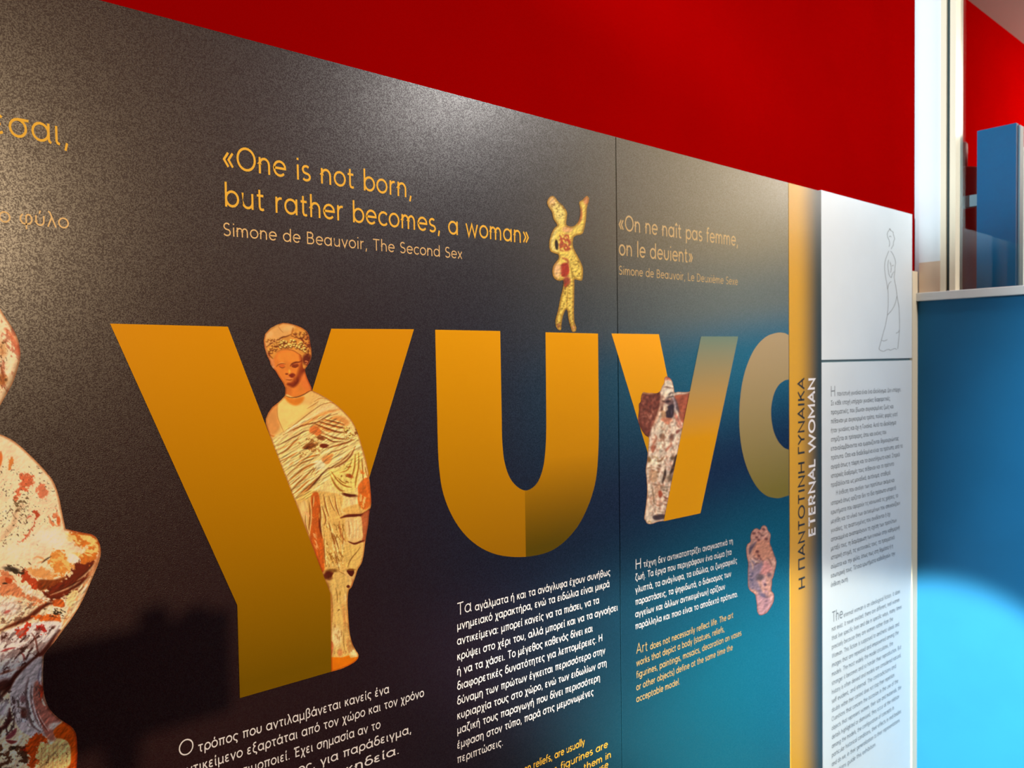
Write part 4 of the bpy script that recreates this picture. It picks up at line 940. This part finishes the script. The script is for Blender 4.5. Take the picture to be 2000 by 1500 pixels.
    p.blob(90, 1200, 140, 90, (236, 214, 196), .8, .8); p.blob(80, 1240, 40, 16, (190, 92, 80), .8, .7, -20)
    # shaded lower drapery (crop 3)
    p.tr(0, 1220, 5.36)
    p.poly([(-60, 180), (200, 20), (560, -40), (640, 20), (520, 240), (440, 340), (240, 440), (100, 600), (-60, 640)], (236, 222, 214), 1, 18)
    p.poly([(170, 70), (230, 30), (310, -20), (300, 60), (240, 130), (180, 110)], (205, 70, 40), .95, 8, rough=5); p.poly([(390, 10), (450, 20), (480, 90), (430, 90), (385, 60)], (190, 50, 40), .95, 8, rough=5)
    p.specks([(0, 60), (560, 20), (440, 320), (0, 500)], (150, 120, 110), .5, 6, .7, -40, 2.5, 24); p.specks([(0, 60), (600, 0), (440, 320), (0, 600)], (84, 40, 30), .6, 5, .9, -45, 3, 25)
    p.stroke([(330, 90), (370, 150), (390, 250), (400, 300)], 20, (120, 60, 46), .8, 14); p.stroke([(10, 285), (70, 260), (160, 240)], 20, (150, 44, 40), .85, 10); p.stroke([(220, 290), (250, 330), (250, 380)], 22, (130, 60, 50), .8, 14)
    p.stroke([(620, 60), (540, 170), (440, 300), (300, 420), (160, 540), (80, 680), (-40, 800)], 60, (86, 30, 18), .92, 26)
    p.stroke([(0, 520), (100, 480), (220, 440)], 30, (120, 50, 24), .8, 16); p.blob(150, 440, 60, 40, (244, 226, 214), .8, .7, -30); p.blob(30, 640, 110, 60, (70, 22, 12), .85, .7, -30)
    p.poly([(240, 480), (440, 330), (450, 600), (470, 780), (560, 920), (640, 1000), (560, 1120), (420, 1180), (300, 1160), (180, 1060), (110, 820), (120, 660)], (214, 196, 188), 1, 16)
    p.poly([(370, 600), (450, 620), (460, 780), (540, 900), (640, 1000), (560, 1060), (580, 1200), (500, 1200), (440, 1080), (380, 940), (320, 820)], (186, 110, 88), .85, 24)
    for q, c1, c2, w_ in (([(330, 640), (320, 780), (360, 940), (420, 1080)], (150, 110, 100), (240, 226, 220), 14), ([(380, 900), (420, 1000), (500, 1120)], (140, 70, 56), (226, 190, 172), 10), ([(300, 560), (270, 700), (290, 880), (330, 1040), (420, 1120)], (120, 90, 84), (246, 236, 230), 20), ([(440, 420), (400, 540), (420, 640)], (150, 130, 136), (236, 226, 226), 12)):
        p.fold(q, w_, c1, c2)
    p.poly([(410, 640), (450, 660), (450, 740), (420, 800)], (190, 70, 36), .85, 12); p.stroke([(435, 770), (460, 830), (480, 850)], 22, (238, 216, 190), .9, 8); p.stroke([(550, 925), (600, 960), (650, 1000)], 18, (240, 214, 180), .9, 8)
    p.blob(240, 780, 30, 40, (150, 100, 96), .8, .6); p.blob(250, 930, 34, 60, (110, 50, 38), .9, .6); p.blob(245, 1000, 30, 20, (220, 216, 220), .9, .6); p.stroke([(180, 860), (240, 880), (290, 960)], 22, (130, 100, 84), .8, 16)
    p.specks([(120, 640), (440, 640), (440, 1100), (160, 1060)], (110, 90, 80), .58, 4, .8, 80, 2.5, 26); p.specks([(-60, 680), (180, 680), (160, 1160), (-60, 1200)], (90, 60, 56), .5, 6, .9, -70, 2, 27)
    p.blob(40, 880, 70, 90, (226, 212, 208), .8, .7, 20); p.stroke([(100, 880), (90, 1020), (0, 1100), (-40, 1140)], 40, (80, 30, 24), .85, 20); p.blob(560, 1060, 60, 34, (240, 216, 196), .9, .7, -20)
    p.poly([(560, 1110), (640, 1030), (700, 1010), (770, 1100), (810, 1180), (810, 1500), (700, 1500), (730, 1340), (700, 1220), (600, 1200)], (214, 98, 16), 1, 14)
    p.poly([(400, 1240), (540, 1250), (600, 1190), (700, 1220), (740, 1320), (700, 1500), (380, 1500), (380, 1350)], (250, 206, 140), 1, 14)
    for x in (430, 470, 510, 555, 600, 650, 700): p.stroke([(x, 1240), (x+4, 1360), (x-6, 1520)], 9, (206, 140, 74) if x % 2 else (216, 160, 96), .7, 8)
    p.specks([(400, 1240), (730, 1240), (710, 1500), (390, 1500)], (120, 66, 26), .66, 3, .9, 90, 1.5, 28)
    p.poly([(340, 1160), (420, 1130), (500, 1230), (420, 1250), (385, 1330), (380, 1500), (290, 1500), (300, 1380), (210, 1320), (260, 1280), (310, 1200)], (206, 84, 16), .95, 14, rough=6)
    p.poly([(60, 1180), (170, 1080), (160, 1150), (90, 1200)], (150, 70, 76), .9, 10); p.poly([(60, 1210), (180, 1220), (120, 1250)], (140, 50, 50), .9, 10); p.stroke([(215, 1310), (250, 1290), (260, 1330)], 30, (190, 40, 24), .85, 10)
    p.specks([(-60, 1240), (320, 1260), (300, 1520), (-60, 1520)], (96, 54, 30), .48, 6, .9, -20, 1.6, 29); p.blob(140, 1290, 22, 20, (70, 50, 36), .9)
    p.tr(0, 0, 1)
    p.relief(.30, 7, 61, ang=-50, stretch=2.2, pts=[(-120, 1160), (200, 1120), (160, 1500), (-120, 1560)]); p.relief(.10, 5, 62); p.grain(.07, 22, 63)
    d = [(0, 560), (220, 560), (220, 1560), (0, 1560)]
    p.rim(P, 5, (.72, .55, .42))
    return p.build('printed_figure', P, Y2, E2, P1, 'large pale and rust statuette torso cut by the left edge', PRINT)

# ---- the dancing figurine standing on the upsilon
def statue_dancer():
    p = Paint(1060, 372, 1160, 655, .8)
    Ye = (236, 208, 112); Li = (244, 226, 160); Pk = (222, 160, 110); Rd = (178, 74, 44); Br = (150, 116, 44)
    p.fill(Ye); p.tr(1030, 360, 5)
    out = [(240, 113), (262, 118), (282, 140), (306, 172), (340, 198), (372, 240), (390, 285), (384, 335), (382, 395), (440, 412), (490, 375), (515, 310), (515, 230), (505, 175), (540, 150), (575, 113), (598, 125), (603, 160), (582, 230), (575, 330), (560, 420), (535, 485), (480, 500), (450, 525), (446, 600), (470, 660), (510, 735), (535, 790), (544, 840), (536, 935), (500, 938), (462, 930), (460, 980), (458, 1100), (456, 1250), (462, 1350), (480, 1400), (470, 1435), (440, 1440), (424, 1400), (402, 1320), (392, 1240), (376, 1225), (350, 1280), (336, 1350), (330, 1415), (310, 1425), (280, 1390), (275, 1320), (300, 1230), (320, 1120), (345, 1020), (352, 940), (310, 944), (265, 920), (245, 870), (252, 800), (290, 745), (305, 720), (300, 685), (235, 662), (215, 620), (215, 560), (235, 480), (265, 425), (292, 395), (255, 340), (240, 270), (205, 220), (193, 170), (212, 130)]
    P = cr([tuple(q) for q in p.P(out)], 3)
    p.blob(300, 260, 60, 120, Li, .6, .9, -25); p.blob(240, 170, 36, 50, (242, 200, 150), .8, .8); p.blob(575, 160, 26, 40, Pk, .9, .7); p.stroke([(525, 230), (525, 320), (500, 390)], 24, (226, 150, 100), .8, 16)
    p.blob(390, 440, 50, 30, (230, 180, 130), .9, .7); p.stroke([(300, 420), (255, 500), (240, 600), (290, 660)], 34, Li, .7, 24)
    p.blob(285, 590, 16, 50, (50, 34, 22), .97, .3, -5)
    p.stroke([(330, 510), (345, 580), (370, 640)], 18, Rd, .7, 14); p.stroke([(380, 520), (410, 580), (395, 620)], 20, (160, 60, 40), .7, 14); p.specks([(300, 480), (440, 480), (430, 660), (300, 660)], Rd, .48, 3, .8, 70, 1.5, 3)
    p.stroke([(340, 720), (390, 740), (400, 790)], 22, (170, 80, 50), .7, 16); p.poly([(325, 790), (390, 770), (410, 850), (380, 900), (330, 890)], (182, 66, 40), .95, 14); p.blob(385, 945, 34, 46, (160, 70, 56), .85, .7); p.blob(375, 985, 16, 24, (190, 70, 40), .8)
    p.blob(290, 840, 40, 80, (240, 196, 150), .9, .8); p.stroke([(410, 760), (430, 850), (440, 930)], 10, Br, .6, 10)
    p.specks([(410, 680), (540, 740), (530, 930), (430, 920)], Br, .56, 3, .8, 0, 1, 5); p.specks([(200, 120), (380, 200), (370, 380), (250, 330)], Br, .6, 3, .8, 0, 1, 6); p.specks([(280, 960), (470, 960), (470, 1400), (280, 1400)], Br, .62, 3, .8, 0, 1, 7)
    p.stroke([(400, 1000), (390, 1120), (385, 1220)], 10, (176, 130, 50), .7, 8); p.blob(305, 1380, 14, 22, (170, 110, 70), .8); p.blob(450, 1400, 18, 22, (226, 170, 120), .8)
    p.tr(0, 0, 1); p.relief(.22, 4, 71); p.blur(1); p.rim(P, 5, (.72, .62, .45), .8)
    return p.build('printed_figure', P, Y2, E3, P1, 'small yellowish dancing figurine with one raised arm', PRINT)

# ---- the broken relief figurine between the arms of the nu
def statue_relief():
    p = Paint(1240, 730, 1360, 1030, .85)
    Wh = (238, 220, 200); Br = (132, 78, 60); Sa = (200, 128, 102); Gy = (108, 92, 94); Dk = (70, 42, 36); Pk = (222, 176, 156)
    p.fill(Wh); p.tr(1240, 730, 10)
    top = [(610, 50), (640, 60), (690, 90), (735, 160), (745, 210), (765, 300), (775, 365), (850, 355), (1000, 360), (1080, 342)]
    Pa = [tuple(q) for q in cr(p.P(top), 3, False)]
    Pc = [(1347.3, 766), (1296.8, 1018)]
    p.tr(1240, 870, 9.375)
    bt = [(520, 1385), (430, 1395), (360, 1420), (290, 1440), (220, 1425), (200, 1380), (170, 1340), (190, 1200), (215, 1000), (225, 850), (215, 600), (200, 480), (205, 380), (220, 300)]
    Pb = [tuple(q) for q in cr(p.P(bt), 3, False)]
    p.tr(1240, 730, 10)
    lf = [(260, 1480), (270, 1360), (270, 1250), (215, 1210), (150, 1130), (95, 1020), (65, 930), (65, 850), (80, 700), (75, 600), (115, 540), (118, 470), (135, 400), (165, 358), (240, 372), (330, 372), (430, 378), (500, 330), (530, 250), (570, 180), (580, 80)]
    Pd = [tuple(q) for q in cr(p.P(lf), 3, False)]
    P = np.array(Pa+Pc+Pb+Pd)
    p.poly([(120, 400), (330, 380), (490, 360), (490, 560), (480, 700), (400, 900), (330, 1050), (260, 1250), (150, 1140), (65, 930), (75, 600)], Br, 1, 16)
    p.specks([(100, 400), (470, 400), (400, 1000), (200, 1150), (80, 900)], (176, 116, 96), .5, 4, .8, 80, 1.5, 3); p.specks([(100, 700), (420, 700), (300, 1150), (100, 950)], (206, 156, 136), .6, 4, .8, 80, 1.5, 4)
    p.stroke([(125, 520), (140, 400), (175, 368), (240, 385), (330, 385), (430, 385)], 30, (222, 178, 128), .95, 14)
    p.poly([(770, 430), (900, 400), (1080, 380), (1000, 800), (940, 960), (880, 880), (840, 700), (800, 520)], (184, 112, 84), 1, 16); p.stroke([(780, 400), (870, 380), (980, 378), (1080, 350)], 46, (236, 218, 200), .95, 14)
    p.stroke([(760, 450), (800, 560), (830, 680), (870, 750)], 60, Gy, .9, 26)
    # head and veil
    p.blob(650, 90, 70, 50, (214, 140, 110), .95, .7); p.poly([(560, 190), (640, 120), (730, 170), (750, 280), (640, 270), (560, 250)], (240, 226, 206), 1, 12); p.stroke([(555, 265), (610, 255), (680, 275), (750, 280)], 22, (128, 88, 74), .9, 12)
    p.blob(640, 330, 90, 46, (244, 232, 214), 1, .5); p.blob(600, 400, 50, 40, (240, 224, 200), 1, .6)
    p.stroke([(660, 420), (700, 380), (750, 370)], 30, (70, 58, 60), .9, 14); p.stroke([(620, 470), (700, 450), (760, 440)], 26, (80, 66, 66), .9, 14); p.blob(730, 400, 30, 22, (236, 222, 206), .95)
    p.poly([(500, 450), (560, 430), (600, 560), (560, 620), (520, 740), (480, 680)], (190, 150, 130), .95, 14); p.blob(560, 500, 30, 26, (232, 206, 180), .9); p.blob(575, 540, 50, 14, (80, 50, 40), .9, .5, 8)
    p.poly([(590, 500), (720, 470), (760, 560), (760, 640), (700, 620), (600, 580)], (150, 120, 116), 1, 14); p.blob(650, 540, 50, 22, (66, 44, 38), .9, .6, -10); p.blob(680, 490, 30, 14, (200, 170, 140), .9)
    p.poly([(630, 640), (760, 600), (745, 850), (600, 850), (590, 760), (640, 700)], (78, 62, 66), 1, 18); p.stroke([(715, 700), (712, 800)], 18, (150, 134, 140), .8, 10); p.stroke([(745, 470), (790, 600), (780, 720)], 34, (186, 170, 176), .8, 20); p.blob(615, 680, 28, 40, (226, 196, 170), .9)
    p.stroke([(535, 640), (530, 760)], 30, (110, 62, 44), .9, 16); p.poly([(520, 720), (600, 740), (600, 860), (520, 860)], (206, 168, 130), .9, 14)
    p.stroke([(490, 640), (460, 760), (410, 920), (370, 1010)], 44, (234, 196, 168), .95, 20)
    # shoulders and chest
    p.poly([(510, 880), (600, 860), (720, 870), (700, 960), (640, 1000), (560, 940)], (220, 150, 118), .9, 16); p.stroke([(770, 760), (840, 900), (920, 1060)], 60, (214, 150, 130), .95, 24); p.stroke([(790, 930), (830, 1010), (880, 1060)], 22, (150, 74, 60), .8, 14)
    p.blob(750, 960, 60, 60, (242, 226, 208), .9, .7); p.stroke([(540, 990), (620, 1070), (700, 1140)], 26, (196, 136, 116), .85, 14); p.stroke([(570, 1000), (650, 1080), (720, 1130)], 14, (240, 220, 200), .8, 8)
    p.blob(540, 1080, 110, 110, (234, 222, 200), .85, .7); p.blob(540, 1225, 60, 60, (150, 116, 92), .95, .6); p.blob(720, 1240, 40, 70, (140, 100, 84), .9, .6); p.poly([(810, 1110), (890, 1100), (850, 1150), (810, 1180)], (160, 90, 76), .9, 8)
    p.blob(610, 1180, 30, 60, (230, 218, 196), .9); p.stroke([(420, 1320), (520, 1310), (600, 1320), (740, 1300)], 18, (170, 130, 100), .8, 10); p.stroke([(380, 1180), (420, 1260), (350, 1400), (350, 1480)], 40, (190, 120, 90), .7, 20)
    p.poly([(440, 1340), (600, 1320), (680, 1360), (620, 1460), (460, 1480), (420, 1420)], (246, 234, 212), .95, 14); p.stroke([(700, 1330), (700, 1400), (600, 1480)], 34, (200, 136, 112), .85, 12)
    p.blob(860, 1250, 60, 80, (240, 226, 204), .8, .8)
    # lower body
    p.tr(1240, 870, 9.375)
    p.poly([(290, 20), (390, 0), (370, 70), (330, 140), (300, 90)], (190, 120, 92), .9, 10); p.stroke([(640, 10), (590, 70), (560, 110)], 36, (198, 130, 106), .9, 12)
    p.blob(470, 100, 20, 50, (200, 190, 170), .9); p.stroke([(300, 200), (400, 220), (430, 270)], 20, (186, 160, 110), .8, 12); p.blob(350, 310, 90, 60, (246, 234, 208), .95, .7)
    p.blob(260, 260, 36, 50, (160, 120, 70), .9, .6); p.stroke([(210, 420), (290, 405), (370, 400)], 16, (180, 140, 100), .9, 10)
    for q in ([(400, 290), (470, 280), (540, 200)], [(420, 360), (450, 370), (480, 350)], [(400, 420), (440, 430), (460, 420)], [(380, 490), (420, 490), (450, 480)], [(390, 560), (430, 570)], [(300, 440), (370, 480)]): p.stroke(q, 30, (132, 96, 62), .9, 14)
    p.poly([(270, 460), (400, 470), (400, 640), (320, 680), (260, 600)], (206, 168, 134), .8, 22)
    p.stroke([(570, 190), (590, 300), (560, 420), (540, 560), (500, 700)], 30, (170, 140, 120), .8, 16); p.stroke([(560, 440), (545, 560), (500, 690)], 44, (64, 42, 28), .95, 16); p.stroke([(480, 330), (480, 500), (450, 640)], 44, (238, 216, 198), .9, 18)
    p.poly([(740, 190), (770, 180), (740, 340), (700, 480), (640, 540), (640, 480), (690, 360)], (66, 44, 34), .95, 12); p.blob(690, 230, 44, 40, (130, 104, 80), .9, .7); p.blob(640, 600, 60, 70, (120, 100, 80), .8, .8); p.poly([(590, 250), (690, 300), (640, 480), (580, 520)], (232, 214, 200), .95, 14)
    p.stroke([(300, 700), (400, 720), (470, 740), (560, 730)], 26, (150, 112, 86), .9, 14); p.stroke([(400, 760), (520, 770), (630, 760)], 24, (112, 92, 72), .7, 16); p.blob(560, 720, 60, 18, (226, 206, 190), .9)
    p.stroke([(310, 720), (330, 860), (350, 1040), (370, 1060)], 24, (150, 116, 84), .9, 14); p.poly([(360, 760), (460, 740), (480, 850), (400, 960), (370, 940)], (220, 186, 158), .9, 14)
    p.poly([(430, 840), (480, 830), (510, 900), (470, 960), (440, 940)], (172, 88, 58), .9, 12); p.specks([(480, 780), (640, 780), (610, 900), (500, 940)], (110, 92, 74), .5, 3, .9, 20, 1.5, 13); p.stroke([(520, 920), (560, 960), (610, 970)], 22, (120, 50, 32), .9, 10)
    for q in ([(520, 1000), (560, 1010), (600, 1030)], [(520, 1060), (560, 1085), (600, 1080)], [(380, 1080), (430, 1100), (500, 1090)]): p.stroke(q, 22, (164, 100, 70), .85, 12)
    p.blob(450, 1040, 70, 40, (232, 190, 164), .8, .8); p.stroke([(250, 780), (240, 1000), (210, 1300)], 46, (240, 220, 194), .8, 26); p.stroke([(300, 900), (290, 1080), (265, 1280)], 12, (180, 150, 120), .7, 10)
    p.poly([(330, 1290), (450, 1260), (560, 1270), (530, 1350), (420, 1370), (340, 1350)], (96, 78, 78), .95, 14); p.stroke([(400, 1200), (500, 1220), (570, 1205)], 12, (120, 90, 60), .8, 8); p.stroke([(230, 1400), (270, 1390), (300, 1420)], 20, (160, 124, 50), .8, 10); p.stroke([(400, 1390), (460, 1370), (530, 1350)], 14, (230, 214, 200), .9, 6)
    p.tr(0, 0, 1); p.specks([(1262, 800), (1340, 800), (1310, 1010), (1262, 1010)], (186, 134, 108), .6, 3, .6, 70, 2, 19); p.relief(.45, 4.5, 81, ang=75, stretch=1.6); p.blur(3); p.rim(P, 2.5, (.8, .68, .6))
    return p.build('printed_figure', P, Y2, E4, P2, 'broken pale relief figurine before a brown slab', PRINT)

# ---- the small pink mask to the right of the text
def statue_mask():
    p = Paint(1452, 1022, 1520, 1206, .7)
    Pk = (200, 156, 142); Sh = (150, 130, 142); Dk = (112, 62, 56); Li = (222, 186, 168)
    p.fill(Pk); p.tr(1440, 1015, 7.69)
    out = [(410, 85), (440, 110), (465, 170), (500, 215), (495, 290), (490, 350), (520, 430), (555, 530), (585, 620), (580, 700), (560, 780), (540, 860), (520, 900), (520, 960), (510, 1060), (545, 1110), (553, 1170), (540, 1240), (500, 1320), (450, 1390), (380, 1430), (330, 1430), (300, 1370), (295, 1280), (280, 1180), (265, 1120), (200, 1070), (165, 1010), (160, 900), (160, 780), (165, 650), (150, 590), (140, 520), (135, 440), (150, 370), (200, 330), (200, 250), (215, 190), (250, 145), (300, 130), (340, 150), (370, 100)]
    P = cr([tuple(q) for q in p.P(out)], 3)
    p.poly([(270, 340), (420, 300), (480, 340), (540, 560), (430, 600), (330, 600), (230, 500)], (206, 152, 128), .9, 20); p.poly([(420, 620), (520, 740), (480, 800), (400, 840), (330, 820)], (204, 146, 142), .9, 24)
    p.poly([(200, 600), (380, 640), (340, 800), (300, 900), (350, 1020), (380, 1100), (400, 1190), (340, 1160), (280, 1060), (180, 1020), (165, 800)], (132, 120, 140), .75, 40)
    p.poly([(180, 420), (250, 350), (290, 330), (230, 440), (180, 520)], (106, 88, 100), .9, 16)
    for x, y, r in ((250, 205, 26), (320, 190, 16), (395, 145, 22), (290, 265, 20), (320, 305, 22), (435, 290, 24), (300, 480, 28), (320, 540, 22)): p.blob(x, y, r, r*.8, Dk, .85, .8)
    for q in ([(215, 270), (210, 210), (260, 150), (310, 145)], [(350, 140), (400, 95), (435, 130), (450, 190)], [(150, 540), (145, 450), (180, 380), (260, 330)], [(440, 230), (490, 220), (490, 280)]): p.stroke(q, 24, (216, 178, 162), .8, 16)
    for q in ([(340, 200), (360, 235), (400, 240)], [(240, 560), (290, 600), (320, 580)], [(330, 540), (350, 590), (390, 620)], [(460, 580), (490, 620), (520, 690)], [(220, 640), (240, 700)], [(250, 680), (330, 640), (350, 650)]): p.stroke(q, 22, (130, 88, 84), .8, 14)
    for q in ([(190, 600), (230, 680), (230, 750)], [(260, 640), (330, 630)], [(510, 640), (560, 640), (560, 700)], [(200, 560), (260, 620), (340, 640)]): p.stroke(q, 24, Li, .8, 16)
    p.blob(350, 870, 60, 46, (96, 84, 90), .85, .8, -20); p.blob(480, 830, 36, 36, (112, 92, 100), .8, .8); p.stroke([(420, 880), (400, 940), (400, 1000)], 60, (206, 168, 170), .9, 40); p.blob(418, 975, 22, 20, (104, 76, 88), .9)
    p.stroke([(400, 1040), (440, 1050)], 22, (120, 84, 96), .7, 16); p.blob(430, 1080, 30, 16, (190, 150, 160), .8); p.blob(390, 1150, 46, 44, (112, 100, 124), .8, .8); p.specks([(160, 780), (260, 780), (260, 1060), (180, 1040)], (90, 84, 106), .5, 3, .8, 0, 1, 5)
    p.poly([(280, 1120), (440, 1180), (540, 1120), (540, 1240), (440, 1390), (330, 1430), (295, 1280)], (192, 152, 160), .8, 20); p.stroke([(460, 1100), (440, 1220), (400, 1330)], 34, (150, 118, 128), .8, 24); p.blob(520, 1180, 24, 70, (216, 170, 160), .8)
    p.tr(0, 0, 1); p.relief(.3, 4, 91); p.blur(3); p.rim(P, 3, (.82, .74, .72))
    return p.build('printed_figure', P, Y2, E5, P2, 'small pink clay mask with curled hair', PRINT)
E1 = (.95, .82, .72); E2 = (.86, .77, .62); E3 = (1.0, .9, .8); E4 = (1.12, 1.07, .98); E5 = (1.05, 1.0, .95)
statue_woman(); statue_torso(); statue_dancer(); statue_relief(); statue_mask()

# ------------------------------------------------------------------ behind the viewpoint: added stand, shaped to cast the shadow on the panel's lower left
DARKP = plain('shadow_stand_black', (.02, .02, .022, 1), .5)
def sh_at(x, y, yq):
    B = W(x, y); L = np.array(LAMP); return B+(L-B)*((yq-FRONT)/(L[1]-FRONT))
YQ = -1.22
q0 = sh_at(-40, 1232, YQ); q1 = sh_at(450, 1232, YQ); q2 = sh_at(250, 1400, YQ)
xa_, xb_, zt_, zb_ = q0[0], q1[0], .5*(q0[2]+q1[2]), q2[2]-.02
xm_ = (xa_+xb_)/2
tr = empty('shadow_stand', (xm_, YQ-.03, 0), 'black slab on a slim stand, added unseen to cast a shadow on the dark panel', 'shadow_caster')
box('shadow_slab', (xa_, YQ-.009, zb_), (xb_, YQ, zt_), DARKP, tr, bevel=.003)
for px in (300, 382):
    k = sh_at(px, 1185, YQ); box('shadow_knob', (k[0]-.013, YQ-.02, zt_-.03), (k[0]+.013, YQ+.006, k[2]), DARKP, tr, bevel=.004)
def rod(name, a, b, r, mat, parent, n=12):
    a = Vector(a); b = Vector(b); d = (b-a).normalized(); u = d.orthogonal().normalized(); v = d.cross(u); vs = []; fs = []
    for q in (a, b):
        for k in range(n): t = 2*math.pi*k/n; vs.append(tuple(q+u*r*math.cos(t)+v*r*math.sin(t)))
    for k in range(n): fs.append((k, (k+1) % n, n+(k+1) % n, n+k))
    fs.append(tuple(range(n))[::-1]); fs.append(tuple(range(n, 2*n)))
    return mesh(name, vs, fs, mat, parent)
rod('shadow_pole', (xm_, YQ-.03, .35), (xm_, YQ-.03, zb_+.03), .011, DARKP, tr)
box('shadow_bracket', (xm_-.015, YQ-.034, zb_-.01), (xm_+.015, YQ-.007, zb_+.05), DARKP, tr)
for k in range(3):
    a = math.radians(90+120*k); rod('shadow_leg', (xm_, YQ-.03, .40), (xm_+.34*math.cos(a), YQ-.03+.34*math.sin(a), .006), .009, DARKP, tr)
